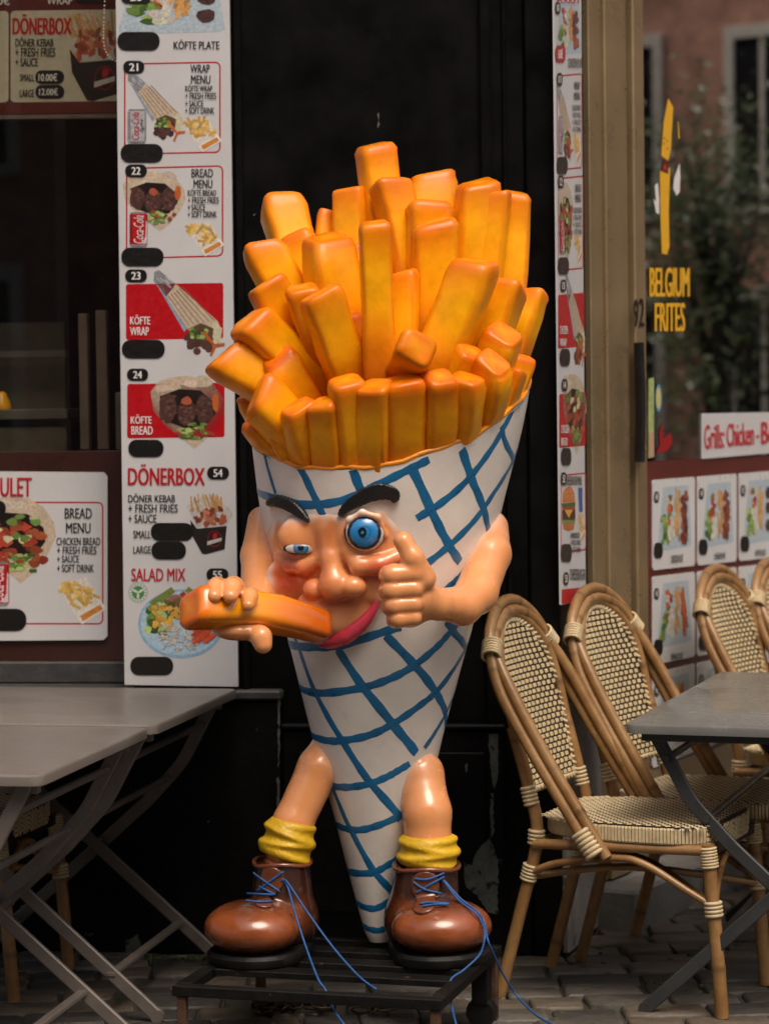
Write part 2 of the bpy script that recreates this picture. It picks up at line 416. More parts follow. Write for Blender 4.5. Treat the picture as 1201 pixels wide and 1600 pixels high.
# right shop front: bronze frame
R = lambda px, py=700, o=0.0: FR.U(px, py, o)
zB = FR.Z(1020, 1205)                                    # bottom of the printed panel
G = Geo(); G.add(*FR.box(.002, R(931), .12, 3.4, -.14, -.09)); G.mk('recess', m_bronze_d, bld)
for py0, py1 in ((0, 60), (215, 235), (455, 480), (690, 745), (760, 800), (825, 850), (880, 900)):
    z0 = FR.Z(922, py1, -.08); z1 = FR.Z(922, py0, -.08)
    G = Geo(); G.add(*FR.box(.03, R(931)-.012, z0, z1, -.089, -.07, .004)); G.mk('hinge', m_bronze_d, bld)
G = Geo(); G.add(*FR.box(R(931), R(950), .12, 3.4, -.14, -.012, .003)); G.mk('frame_profile', m_bronze, bld)
G = Geo(); G.add(*FR.box(R(950)+.002, R(984), .12, 3.4, -.14, 0, .004)); G.mk('frame_profile', m_bronze, bld)
G = Geo(); G.add(*FR.box(R(984)+.002, R(987), .12, 3.4, -.14, -.02)); G.mk('frame_groove', m_bronze_d, bld)
G = Geo(); G.add(*FR.box(R(987)+.002, R(1011, 700, .015), .12, 3.4, -.14, .015, .005)); G.mk('frame_profile', m_bronze, bld)
G = Geo(); G.add(*FR.box(R(1011, 700, .015)+.002, 4.8, .12, zB-.002, -.14, -.03, .003)); G.mk('bottom_rail', m_bronze, bld)
uWR = R(1011, 700, .015)+.003; zP = FR.Z(1100, 716, -.03)
G = Geo(); G.add(*FR.box(uWR, 4.8, zP, 3.4, -.036, -.03)); p = G.mk('window_pane', m_glass2, bld); tag(p, 'right shop window pane reflecting the street')
G = Geo(); G.add(*FR.box(uWR, 4.8, zB, zP, -.05, -.03, .001)); G.mk('window_panel', m_vinylr, bld)
G = Geo()
for b in (FR.box(.4, 4.8, .1, 3.3, -2.2, -2.15), FR.box(.4, 4.8, .1, .15, -2.15, -.15), FR.box(.4, 4.8, 3.3, 3.35, -2.15, -.15), FR.box(4.8, 4.85, .1, 3.4, -2.2, .0)):
    G.add(*b)
G.mk('interior_wall', m_dark, bld)
for i, (a, b, z0, z1, d) in enumerate(((1.0, 2.6, .9, 1.0, -.9), (1.2, 1.25, 1.0, 1.9, -.9), (1.0, 2.6, 1.9, 1.95, -.9))):
    G = Geo(); G.add(*FR.box(a, b, z0, z1, d-.4, d, .004)); G.mk('counter', m_steel, bld)
# stone threshold at the right shop front
G = Geo(); G.add(*FR.box(.03, 4.8, -.02, .115, -.3, .13, .008)); st = G.mk('threshold_step', m_step); tag(st, 'low grey stone step along the right shop front', 'step')
# door handle
hb = Geo(); hp = [(997, 535), (998, 560), (1000, 640), (999, 690), (999, 722)]
pts = [FR.w(*FR.hit(x, y, .035), .035) for x, y in hp]; V, F = tube_geo(catmull(pts, 5), .016, 10); hb.add(V, F)
for x, y in ((997, 545), (999, 712)):
    a = FR.w(*FR.hit(x, y, .016), .016); b = FR.w(*FR.hit(x, y, .035), .035); hb.add(*tube_geo([a, b], .012, 8))
m_blackpl = mat('black_plastic', (.012, .011, .011), .22, var=.2)
h = hb.mk('door_handle', m_blackpl, bld, smooth=True, sharp=40)

# ---- interior things behind the left window
def lbox(name, m, px0, py0, px1, py1, o, th=.03, parent=None, label=None, cat=None):
    u0, z1 = FL.hit(px0, py0, o); u1, z0 = FL.hit(px1, py1, o)
    G = Geo(); G.add(*FL.box(u0, u1, z0, z1, o-th, o, .003)); ob = G.mk(name, m, parent)
    if label: tag(ob, label, cat)
    return ob
m_pale = mat('pale_worn_panel', (.10, .085, .062), .5, var=.3, vscale=10)
m_wood = mat('pale_strip', (.15, .115, .09), .45, var=.2, vscale=18)
lbox('steel_post', m_wood, 122, 490, 140, 703, -.32, label='left of two pale vertical posts behind the left window', cat='post')
lbox('steel_post', m_wood, 149, 485, 170, 703, -.30, label='right of two pale vertical posts behind the left window', cat='post')
bt = empty('back_counter', FL.w(FL.U(40, 640, -.6), zV1-.3, -.6)); tag(bt, 'dim steel counter with shelf seen through the left window', 'counter')
lbox('shelf', m_steel, -300, 644, 106, 655, -.5, .3, bt)
lbox('backsplash', m_pale, -300, 510, 104, 643, -.8, .02, bt)
lbox('rail', m_steel, -300, 553, 104, 558, -.7, .02, bt)
lbox('front_panel', m_pale, -300, 672, 106, 760, -.52, .02, bt)
lbox('grille', m_steel, 180, 613, 200, 703, -.25, .02, None, 'small grey ribbed vent beside the menu board', 'vent')
c = FL.w(*FL.hit(3, 643, -.55), -.55)
V, F = lathe_geo([(.03, 0), (.031, .015), (.027, .03), (.019, .045), (.016, .055), (.008, .062)], 20, c)
m_yel = mat('yellow_plastic', (.75, .36, .02), .3)
tag(mk('yellow_bottle', V, F, m_yel, None, smooth=True), 'small rounded yellow container on the shelf behind the left window', 'container')
# bead chain of the blind beside the left board
pts = [(166, -40), (163, 20), (162, 50), (163, 72), (168, 85), (177, 94), (186, 96)]
P = catmull([FL.w(*FL.hit(x, y, .008), .008) for x, y in pts], 10); G = Geo(); acc = 0; last = None
bmv, bmf = lathe_geo([(.0008, -.0025), (.0022, -.0015), (.0026, 0), (.0022, .0015), (.0008, .0025)], 8)
for p in P:
    if last is None or (p-last).length > .0085:
        G.add([tuple(Vector(v)+p) for v in bmv], bmf); last = p
m_bead = mat('bead_metal', (.6, .57, .5), .35, metal=.6)
tag(G.mk('bead_chain', m_bead, None, smooth=True), 'thin pale bead chain hanging beside the white menu board', 'chain')

# ---- the street around: houses and trees behind the camera and along the right hand street (they show in the glass)
m_brick = mat('red_brick', (.58, .31, .23), .8, var=.3, vscale=5, bump=.2)
m_brick2 = mat('brown_brick', (.13, .085, .06), .8, var=.3, vscale=5, bump=.2)
m_cream = mat('cream_trim', (.75, .70, .62), .6)
m_win = mat('dark_window', (.02, .02, .022), .1)
def house(fr, u0, u1, H, m, label, rows, step=2.3, w0=1.1):
    hs = empty('town_house', fr.w((u0+u1)/2, 0, 0)); tag(hs, label, 'house', 'town houses along the street')
    G = Geo(); G.add(*fr.box(u0, u1, 0, H, -.5, 0)); G.mk('wall', m, hs)
    G = Geo(); G.add(*fr.box(u0-.05, u1+.05, H, H+.3, -.6, .2)); G.mk('cornice', m_cream, hs)
    n = int((u1-u0)/step); st0 = (u1-u0)/n
    for i in range(n):
        for z0, z1 in rows:
            u = u0+(i+.5)*st0-w0/2; G = Geo(); G.add(*fr.box(u, u+w0, z0, z1, .001, .03)); w = G.mk('window', m_win, hs)
            G = Geo()
            for b in (fr.box(u-.12, u, z0-.1, z1+.15, .001, .07), fr.box(u+w0, u+w0+.12, z0-.1, z1+.15, .001, .07), fr.box(u+.001, u+w0-.001, z1, z1+.15, .001, .07), fr.box(u+.001, u+w0-.001, z0-.1, z0, .001, .09), fr.box(u+w0/2-.03, u+w0/2+.03, z0, z1, .031, .05)):
                G.add(*b)
            G.mk('frame', m_cream, w)
R3 = ((.7, 2.9), (4.0, 6.0), (6.9, 8.6))
FO = Frame(FR.w(0, 0, 11.5), math.radians(61+180)); FE = Frame(FR.w(21, 0, 0), math.radians(61-90))
house(FE, 1.0, 11.4, 9.5, m_brick, 'red brick town house closing the right street, seen mirrored in the right window', R3, 1.5, .7)
house(FO, -20.9, -13.5, 9.5, m_brick2, 'brown brick town house at the far end of the right street', R3)
house(FO, -13.4, -4, 9, m_brick2, 'brown brick town house opposite the right shop window', R3)
FB = Frame((8, -8.0), math.pi)
house(FB, -3, 9, 9.5, m_brick2, 'brown brick house behind the camera, on the right', R3)
house(FB, 9.1, 20, 8.5, m_brick, 'red brick house behind the camera, on the left', R3)
m_leaf = mat('tree_leaves', (.085, .12, .04), .25, var=.5, vscale=3)
m_bark = mat('tree_bark', (.06, .05, .04), .9, var=.3)
def tree(p, H, label, seed, spread=1.0, nl=3000):
    rs = random.Random(seed); t = empty('street_tree', p); tag(t, label, 'tree', 'street trees'); G = Geo()
    tips = []; p = Vector(p)
    trunk = [p, p+Vector((.05, .03, H*.3)), p+Vector((-.05, .05, H*.6))]
    G.add(*tube_geo(catmull(trunk, 4), [.09, .085, .08, .08, .075, .07, .06, .05, .04], 8))
    for i in range(12):
        a = rs.uniform(0, 6.28); b = p+Vector((0, 0, H*rs.uniform(.25, .6))); e = b+Vector((math.cos(a)*spread*rs.uniform(.3, 1), math.sin(a)*spread*rs.uniform(.3, 1), H*rs.uniform(.05, .4)))
        G.add(*tube_geo([b, (b+e)/2+Vector((0, 0, .1)), e], [.035, .02, .01], 6)); tips += [e, (b+e)/2]
    G.mk('trunk', m_bark, t, smooth=True)
    L = Geo()
    for k in range(nl):
        c = rs.choice(tips)+Vector((rs.gauss(0, .26), rs.gauss(0, .26), rs.gauss(0, .3))); s = rs.uniform(.03, .065)
        u = Vector((rs.gauss(0, 1), rs.gauss(0, 1), rs.gauss(0, 1))).normalized(); v = u.orthogonal().normalized()
        L.add([c-u*s, c+v*s*.5, c+u*s, c-v*s*.5], [[0, 1, 2, 3]])
    L.mk('crown', m_leaf, t)
tree(FR.w(12.6, 0, 4.45), 4.4, 'leafy dark green street tree, the nearer one mirrored in the right window', 3, .55)
tree(FR.w(18.5, 0, 6.6), 5.6, 'leafy dark green street tree, the farther one mirrored in the right window', 5, .9)
c = FR.w(11.2, 0, 4.62); lp = empty('street_post', c); tag(lp, 'dark slim street post mirrored in the right window', 'post')
V, F = lathe_geo([(.05, 0), (.05, .25), (.04, .3), (.035, 1.75), (.045, 1.8), (.02, 1.86)], 14, c); mk('shaft', V, F, m_blackpl, lp, smooth=True, sharp=40)
# ================================================================== PRINT (menu boards, cards, lettering)
_tc = {}; TEXTS = {}
def text_geo(s, bold=.012, shear=0.0):
    k = (s, bold, shear)
    if k in _tc: return _tc[k]
    cu = bpy.data.curves.new('t', 'FONT'); cu.body = s; cu.offset = bold; cu.resolution_u = 3; cu.fill_mode = 'FRONT'; cu.shear = shear
    ob = bpy.data.objects.new('t', cu); me = bpy.data.meshes.new_from_object(ob)
    V = np.array([v.co[:2] for v in me.vertices]); F = [list(p.vertices) for p in me.polygons]
    bpy.data.objects.remove(ob); bpy.data.curves.remove(cu); bpy.data.meshes.remove(me)
    lo, hi = V.min(0), V.max(0); V = (V-lo)/(hi-lo); _tc[k] = (V, F); return _tc[k]
m_photo = mat('printed_photo', rough=.36, attr=True, var=.24, vscale=120)
BLACK = lin(22, 20, 20); RED = lin(178, 18, 30); CARD = lin(205, 203, 204); WHITE = lin(225, 222, 220)
class Print:
    """draws flat ink shapes on a wall frame; coordinates are photo pixels on that plane"""
    def __init__(s, fr, out, par=None): s.par = par; s.fr = fr; s.out = out; s.g = Geo(); s.k = 0; s.rs = random.Random(3)
    def P(s, x, y, o): return s.fr.w(*s.fr.hit(x, y, s.out), s.out+o)
    def poly(s, pts, col, step=True):
        if step: s.k += 1
        o = .0003+.000012*s.k
        ar = sum(pts[i-1][0]*pts[i][1]-pts[i][0]*pts[i-1][1] for i in range(len(pts)))
        if ar > 0: pts = pts[::-1]                       # pixel y runs down: keep faces towards the street
        s.g.add([s.P(x, y, o) for x, y in pts], [list(range(len(pts)))], col)
    def text(s, t, x0, y0, x1, y1, col=BLACK, bold=.012, shear=0, rot=0, sk=0.0, own=True, name='lettering', par=None):
        V, F = text_geo(t, 0.0, shear); s.k = max(s.k+1, 150); g = Geo()
        e = (bold*2.0+.010)*(y1-y0 if not rot else x1-x0)      # heavier strokes: two impressions a hair apart
        for sg in (-.5, .5):
            o = .0003+.000012*s.k; s.k += 1; pts = []
            for a, b in V:
                if rot: x = x0+(x1-x0)*(1-b); y = y1-(y1-y0)*a+sg*e
                else: x = x0+(x1-x0)*a+sg*e*min(1, abs(x1-x0)/(abs(y1-y0)*len(t)*.35)); y = y1-(y1-y0)*b+sk*a
                pts.append(s.P(x, y, o))
            g.add(pts, F, col)
        par = par or s.par
        if own and par is not None:
            o = g.mk(name, m_print, par); TEXTS[o.name] = t
        else: s.g.add(g.V, g.F, col)
    def rrect(s, x0, y0, x1, y1, r, sk=0.0, n=5, rx=None):
        rx = rx or r; pts = []
        for cx, cy, a0 in ((x1-rx, y0+r, -90), (x1-rx, y1-r, 0), (x0+rx, y1-r, 90), (x0+rx, y0+r, 180)):
            for i in range(n+1):
                a = math.radians(a0+90*i/n); x = cx+rx*math.cos(a); y = cy+r*math.sin(a); pts.append((x, y+sk*(x-x0)/(x1-x0)))
        return pts
    def fillrect(s, x0, y0, x1, y1, r, col, sk=0.0, rx=None): s.poly(s.rrect(x0, y0, x1, y1, r, sk, rx=rx), col)
    def outline(s, x0, y0, x1, y1, r, w, col, sk=0.0, rx=None, wx=None):
        wx = wx or w
        a = s.rrect(x0, y0, x1, y1, r, sk, rx=rx); b = s.rrect(x0+wx, y0+w, x1-wx, y1-w, max(r-w, .5), sk, rx=max((rx or r)-wx, .3)); n = len(a)
        s.k += 1; o = .0003+.000012*s.k
        V = [s.P(x, y, o) for x, y in a]+[s.P(x, y, o) for x, y in b]
        s.g.add(V, [[i, n+i, n+(i+1) % n, (i+1) % n] for i in range(n)], col)
    def blob(s, bx, cx, cy, rx, ry, col, n=12, jit=.16, rot=0):
        ca, sa = math.cos(rot), math.sin(rot); pts = []
        for i in range(n):
            a = 2*math.pi*i/n; q = 1+s.rs.uniform(-jit, jit); x = rx*q*math.cos(a); y = ry*q*math.sin(a)
            pts.append((cx+x*ca-y*sa, cy+x*sa+y*ca))
        s.poly([bx(*p) for p in pts], col)
    def stick(s, bx, x0, y0, x1, y1, w, col):
        d = math.hypot(x1-x0, y1-y0) or 1; nx, ny = -(y1-y0)/d*w/2, (x1-x0)/d*w/2
        s.poly([bx(x0+nx, y0+ny), bx(x1+nx*.8, y1+ny*.8), bx(x1-nx*.8, y1-ny*.8), bx(x0-nx, y0-ny)], col)
    def quad(s, bx, pts, col): s.poly([bx(*p) for p in pts], col)
    def vary(s, c, v=.25):
        q = 1+s.rs.uniform(-v, v); return tuple(min(1, x*q*(1+s.rs.uniform(-.08, .08))) for x in c)
    def done(s, name, parent):
        if not s.g.V: s.k = 0; return None
        o = s.g.mk(name, m_photo if name.endswith('_picture') else m_print, parent); s.g = Geo(); s.k = 0; return o
def BX(x0, y0, x1, y1, sk=0.0): return lambda x, y: (x0+(x1-x0)*x, y0+(y1-y0)*y+sk*x)
FRYC = lin(206, 168, 92); MEAT = lin(78, 50, 44); CHIC = lin(150, 72, 44); GREEN = lin(112, 138, 66); DGREEN = lin(66, 92, 42)
BREADC = lin(190, 172, 150); TOM = lin(156, 58, 42); CARR = lin(190, 96, 44); BLUEP = lin(172, 186, 196); FOIL = lin(128, 130, 134); RICE = lin(196, 192, 178)
def pic_fries(p, bx):
    p.quad(bx, [(.02, .22), (.6, .02), (1.0, .62), (.48, .98)], lin(214, 206, 196))
    for i in range(30):
        t = p.rs.random(); u = p.rs.random(); x = .06+.5*u+.30*t; y = .20+.42*t-.08*u; a = p.rs.uniform(-1, 2.6); l = p.rs.uniform(.10, .17)
        p.stick(bx, x-l*math.cos(a), y-l*math.sin(a), x+l*math.cos(a), y+l*math.sin(a), .075, p.vary(FRYC, .3))
    p.quad(bx, [(.40, .80), (.92, .52), (1.03, .68), (.52, 1.0)], lin(222, 216, 208))
    p.quad(bx, [(.48, .82), (.90, .59), (.96, .68), (.54, .93)], lin(200, 128, 50))
def pic_wrap(p, bx, chicken=False):
    p.quad(bx, [(.03, .02), (.10, .0), (.34, .16), (.20, .30), (.02, .12)], FOIL)
    for i in range(7):
        x = .05+p.rs.random()*.18; y = .04+p.rs.random()*.12; p.stick(bx, x, y, x+.07, y+.05, .018, p.vary(lin(175, 178, 184), .3))
    p.quad(bx, [(.03, .12), (.20, .30), (.50, .66), (.46, .70), (.24, .40)], lin(140, 152, 170))
    p.quad(bx, [(.34, .16), (.50, .27), (.94, .58), (1.0, .70), (.90, .72), (.70, .62), (.52, .68), (.20, .30)], BREADC)
    for i in range(6):
        t = i/5; x0 = .23+.20*t; y0 = .29-.10*t; x1 = .53+.36*t; y1 = .63-.06*t
        p.stick(bx, x0, y0, x1, y1, .012, lin(122, 92, 68))
    p.quad(bx, [(.90, .58), (1.0, .66), (.98, .82), (.86, .84), (.80, .68)], lin(196, 190, 160))
    p.quad(bx, [(.52, .66), (.70, .60), (.88, .66), (.86, .8), (.62, .82)], lin(90, 66, 44))
    for i in range(22):
        x = .50+p.rs.random()*.34; y = .72+p.rs.random()*.2; p.blob(bx, x, y, .06, .045, p.vary(CHIC if chicken and i % 2 else MEAT, .4), 8)
    for i in range(20): p.blob(bx, .52+p.rs.random()*.28, .66+p.rs.random()*.11, .034, .02, p.vary(p.rs.choice([GREEN, lin(150, 172, 100), DGREEN]), .3), 8, .35)
    if chicken:
        for i in range(6): p.blob(bx, .55+p.rs.random()*.35, .7+p.rs.random()*.16, .05, .035, p.vary(TOM, .3), 8, .3)
    for a, b, c, d in ((.74, .70, .90, .86), (.88, .86, 1.04, .84), (.9, .86, .84, .97), (.78, .76, .86, .82)): p.stick(bx, a, b, c, d, .04, p.vary(CARR, .15))
def pic_bread(p, bx, chicken=False):
    out = [(.02, .22), (.12, .08), (.30, .02), (.5, .0), (.7, .04), (.86, .12), (.98, .30), (1.0, .46), (.92, .64), (.76, .86), (.6, 1.0), (.44, .86), (.22, .68), (.06, .48)]
    p.quad(bx, out, BREADC)
    for i in range(10): p.blob(bx, .12+p.rs.random()*.76, .04+p.rs.random()*.14, .10, .05, p.vary(lin(196, 178, 156), .14), 9)
    p.quad(bx, [(.14, .28), (.4, .18), (.68, .2), (.86, .36), (.88, .52), (.74, .70), (.5, .72), (.22, .62)], lin(30, 18, 14))
    if not chicken:
        for cx, cy, rx, ry in ((.25, .44, .12, .2), (.50, .50, .13, .18), (.74, .46, .12, .2)):
            p.blob(bx, cx, cy, rx, ry, MEAT, 14, .1)
            for i in range(24): p.blob(bx, cx+p.rs.uniform(-.8, .8)*rx, cy+p.rs.uniform(-.8, .8)*ry, .028, .02, p.vary(lin(88, 60, 52), .6), 6)
        p.blob(bx, .88, .36, .05, .13, CARR, 9); p.blob(bx, .5, .34, .07, .06, lin(170, 84, 60), 9)
    else:
        for i in range(34): p.blob(bx, .14+p.rs.random()*.72, .30+p.rs.random()*.48, .075, .05, p.vary(p.rs.choice([CHIC, CHIC, TOM, lin(120, 60, 36)]), .35), 8, .25)
        for i in range(12): p.blob(bx, .2+p.rs.random()*.6, .22+p.rs.random()*.28, .06, .04, p.vary(p.rs.choice([GREEN, lin(198, 192, 150)]), .25), 8, .3)
    for i in range(30): p.blob(bx, .42+p.rs.random()*.34, .66+p.rs.random()*.2, .045, .024, p.vary(p.rs.choice([GREEN, GREEN, DGREEN, lin(168, 182, 110)]), .25), 8, .35)
    for i in range(4): p.blob(bx, .38+p.rs.random()*.5, .66+p.rs.random()*.14, .035, .03, p.vary(TOM, .2), 7)
def pic_can(p, bx, red=True):
    p.k = max(p.k, 100); body = lin(176, 22, 30) if red else lin(168, 168, 172)
    p.quad(bx, [(.08, .03), (.92, .03), (1, .1), (1, .9), (.9, .98), (.1, .98), (0, .9), (0, .1)], body)
    p.quad(bx, [(.08, .03), (.92, .03), (.98, .08), (.02, .08)], lin(120, 120, 122)); p.quad(bx, [(.03, .93), (.97, .93), (.9, .985), (.1, .985)], lin(130, 130, 132))
    p.quad(bx, [(.0, .1), (.16, .1), (.16, .92), (.0, .9)], tuple(c*.55 for c in body)); p.quad(bx, [(.9, .1), (1, .1), (1, .9), (.9, .92)], tuple(c*.6 for c in body))
    if red: p.quad(bx, [(.92, .25), (.97, .3), (.97, .9), (.72, .92), (.88, .7)], lin(200, 190, 190))
    x0, y0 = bx(.22, .12); x1, y1 = bx(.62 if not red else .78, .9)
    p.text('Coca-Cola', x0, y0, x1, y1, lin(215, 205, 205) if red else RED, .0, .3, rot=1, own=False)
    if not red:
        x0, y0 = bx(.66, .30); x1, y1 = bx(.9, .7); p.text('light', x0, y0, x1, y1, BLACK, .0, .4, rot=1, own=False)
def pic_plate(p, bx, kind=0):
    if kind != 3: p.quad(bx, [(.16, .0), (.9, .0), (1.0, .92), (.93, .96), (.0, 1.0), (.0, .9)], BLUEP)
    for i in range(16): p.blob(bx, .12+p.rs.random()*.2, .45+p.rs.random()*.42, .07, .06, p.vary(p.rs.choice([GREEN, GREEN, DGREEN, lin(150, 178, 92)]), .3), 8, .3)
    for i in range(12): p.blob(bx, .26+p.rs.random()*.14, .12+p.rs.random()*.45, .06, .06, p.vary(p.rs.choice([CARR, RICE, TOM, lin(120, 104, 60)]), .25), 8, .3)
    for i in range(14): p.blob(bx, .32+p.rs.random()*.16, .45+p.rs.random()*.4, .05, .06, p.vary(RICE, .15), 8, .25)
    for i in range(20):
        x = .50+p.rs.random()*.14; y = .12+p.rs.random()*.66; a = p.rs.uniform(.9, 2.2); p.stick(bx, x-.06*math.cos(a), y-.1*math.sin(a), x+.06*math.cos(a), y+.1*math.sin(a), .05, p.vary(lin(196, 148, 84), .3))
    if kind == 0:
        for i in range(26): p.blob(bx, .74+p.rs.uniform(-.08, .1), .16+p.rs.random()*.7, .06, .07, p.vary(p.rs.choice([lin(104, 58, 44), lin(84, 46, 38), CHIC]), .3), 8, .3)
    elif kind == 1:
        for cy in (.22, .45, .72):
            p.blob(bx, .82, cy, .09, .1, MEAT, 10, .12)
            for i in range(9): p.blob(bx, .82+p.rs.uniform(-.06, .06), cy+p.rs.uniform(-.06, .06), .025, .02, p.vary(lin(70, 48, 44), .5), 6)
    else:
        for i in range(16): p.stick(bx, .72+p.rs.uniform(-.05, .05), .1+p.rs.random()*.4, .78+p.rs.uniform(-.05, .1), .5+p.rs.random()*.4, .05, p.vary(lin(176, 86, 42), .3))
def pic_box(p, bx):
    p.quad(bx, [(.10, .25), (.45, .08), (.95, .28), (1.0, .40), (.86, .56), (.3, .58)], lin(186, 180, 176))
    for i in range(22):
        x = .12+p.rs.random()*.62; p.stick(bx, x+.06, .34, x+p.rs.uniform(-.08, .05), .04+p.rs.random()*.14, .035, p.vary(lin(188, 146, 96), .3))
    for i in range(34): p.blob(bx, .28+p.rs.random()*.56, .28+p.rs.random()*.26, .07, .035, p.vary(p.rs.choice([lin(158, 78, 56), lin(124, 58, 42), lin(182, 120, 88)]), .3), 7, .3, p.rs.uniform(0, 3))
    p.quad(bx, [(.17, .46), (.30, .60), (.88, .56), (.84, .92), (.48, 1.0), (.40, .99), (.2, .7)], lin(34, 28, 27))
    p.blob(bx, .64, .76, .14, .13, lin(120, 22, 26), 16, .0); p.blob(bx, .64, .76, .122, .112, lin(36, 28, 27), 16, .0); p.blob(bx, .65, .71, .05, .05, lin(168, 26, 30), 10, .2)
    p.quad(bx, [(.50, .80), (.78, .74), (.78, .79), (.50, .86)], lin(190, 184, 180))
def pic_burger(p, bx):
    p.quad(bx, [(.05, .36), (.1, .14), (.3, .02), (.5, .0), (.7, .02), (.9, .14), (.95, .36)], lin(190, 116, 58))
    p.quad(bx, [(.0, .38), (1, .36), (.95, .46), (.05, .48)], DGREEN); p.quad(bx, [(.05, .47), (.95, .45), (.95, .52), (.05, .53)], TOM)
    p.quad(bx, [(.03, .53), (.97, .52), (.97, .76), (.03, .76)], lin(70, 36, 28)); p.quad(bx, [(.2, .52), (.8, .52), (.5, .7)], lin(214, 160, 40))
    p.quad(bx, [(.02, .75), (.98, .75), (.92, .84), (.08, .84)], GREEN); p.quad(bx, [(.08, .83), (.92, .83), (.85, .96), (.5, 1), (.15, .96)], lin(180, 106, 52))
    for i in range(16): p.blob(bx, .2+p.rs.random()*.6, .08+p.rs.random()*.2, .02, .012, lin(226, 190, 130), 6)
def pill(p, x0, y0, x1, y1, num=None, rx=None, col=lin(20, 18, 17), sk=0):
    g0 = p.g; p.g = Geo(); p.k = max(p.k, 130); p.fillrect(x0, y0, x1, y1, (y1-y0)*.46, col, sk, rx=rx)
    b_ = p.g.mk('number_badge' if num else 'price_badge', m_print, p.par); p.g = g0
    if num: p.text(num, x0+(x1-x0)*.30, y0+(y1-y0)*.2, x0+(x1-x0)*.70, y1-(y1-y0)*.2, WHITE, .03, name='number', par=b_)

# ------------------------------------------------------------------ the tall white board left of the pier
def board(name, fr, out, c, th, m, label, cat, parent=None, group=None):
    """panel with its corners at photo pixels c = (x0,y0,x1,y1 at top, x0b,y..) on the plane"""
    V = [fr.w(*fr.hit(x, y, out), out) for x, y in c]; V += [v-fr.n*th for v in V]
    n = len(c); F = [list(range(n))]+[[n+i for i in range(n)][::-1]]+[[i, n+i, n+(i+1) % n, (i+1) % n] for i in range(n)]
    o = mk(name, V, F, m, parent)
    if label: tag(o, label, cat, group)
    return o
OB = .034
mb = board('menu_board', FL, OB, [(180.5, -60), (195, 1070), (372, 1073), (357.5, -60)][::-1], .012, m_white, 'tall white menu board left of the fries statue with grilled wrap and bread pictures', 'menu board')
p = Print(FL, OB, mb)
pic_plate(p, BX(186, -50, 352, 54), 1); p.done('plate_picture', mb)
p.text('KÖFTE PLATE', 272, 62, 343, 77, BLACK); pill(p, 184, 50, 250, 79); pill(p, 190, -14, 236, 6, '20'); p.done('lettering', mb)
def menu_block(x0, y0, x1, y1, num, words, lines, wbx, sk=-3):
    p.outline(x0, y0, x1, y1, 8, 2.4, RED, sk); p.done('red_frame', mb)
p.outline(194, 99, 345, 242, 9, 2.4, RED, -3); p.done('red_frame', mb)
pic_wrap(p, BX(198, 112, 286, 224)); p.done('wrap_picture', mb)
pic_can(p, BX(200, 169, 229, 224), False); p.done('can_picture', mb)
pic_fries(p, BX(286, 181, 345, 238)); p.done('fries_picture', mb)
for t, a, b, c, d in (('WRAP', 298, 101, 328, 114), ('MENU', 299, 118, 329, 131), ('KÖFTE WRAP', 290, 132, 332, 143), ('+ FRESH FRIES', 290, 145, 338, 155), ('+ SAUCE', 290, 157, 318, 167), ('+ SOFT DRINK', 290, 168, 335, 178)): p.text(t, a, b, c, d)
p.done('lettering', mb); pill(p, 193, 95, 226, 115, '21'); pill(p, 189, 225, 255, 254); p.done('number_badge', mb)
p.outline(197, 262, 349, 405, 9, 2.4, RED, -4); p.done('red_frame', mb)
pic_bread(p, BX(190, 268, 290, 362)); p.done('bread_picture', mb)
pic_can(p, BX(203, 330, 231, 386), True); p.done('can_picture', mb)
pic_fries(p, BX(290, 344, 349, 401)); p.done('fries_picture', mb)
for t, a, b, c, d in (('BREAD', 300, 264, 333, 277), ('MENU', 303, 281, 332, 294), ('KÖFTE BREAD', 294, 295, 338, 306), ('+ FRESH FRIES', 294, 308, 342, 318), ('+ SAUCE', 294, 319, 321, 329), ('+ SOFT DRINK', 294, 330, 339, 340)): p.text(t, a, b, c, d)
p.done('lettering', mb); pill(p, 196, 257, 230, 277, '22'); pill(p, 190, 387, 256, 416); p.done('number_badge', mb)
p.fillrect(197, 444, 349, 531, 4, lin(178, 6, 20), -2); p.done('red_field', mb)
pic_wrap(p, BX(238, 422, 347, 560)); p.done('wrap_picture', mb)
p.text('KÖFTE', 204, 492, 235, 507, WHITE); p.text('WRAP', 204, 511, 233, 524, WHITE); p.done('lettering', mb)
pill(p, 196, 421, 230, 441, '23'); pill(p, 191, 531, 258, 560); p.done('number_badge', mb)
p.fillrect(199, 600, 351, 685, 4, lin(178, 6, 20), -2); p.done('red_field', mb)
pic_bread(p, BX(233, 587, 351, 702)); p.done('bread_picture', mb)
p.text('KÖFTE', 205, 648, 237, 662, WHITE); p.text('BREAD', 206, 666, 239, 679, WHITE); p.done('lettering', mb)
pill(p, 199, 576, 232, 595, '24'); pill(p, 201, 687, 256, 714); p.done('number_badge', mb)
p.text('DÖNERBOX', 201, 725, 320, 758, RED, .018); p.done('heading', mb)
for t, a, b, c, d in (('DÖNER KEBAB', 201, 771, 274, 785), ('+ FRESH FRIES', 201, 788, 278, 801), ('+ SAUCE', 201, 804, 245, 817), ('SMALL', 209, 829, 236, 841), ('LARGE', 209, 853, 236, 865)): p.text(t, a, b, c, d)
p.done('lettering', mb); pic_box(p, BX(284, 766, 364, 866)); p.done('box_picture', mb)
pill(p, 324, 729, 358, 749, '54'); pill(p, 236, 817, 302, 845); pill(p, 237, 846, 291, 874); p.done('number_badge', mb)
p.text('SALAD MIX', 206, 888, 290, 908, RED, .014); p.done('heading', mb)
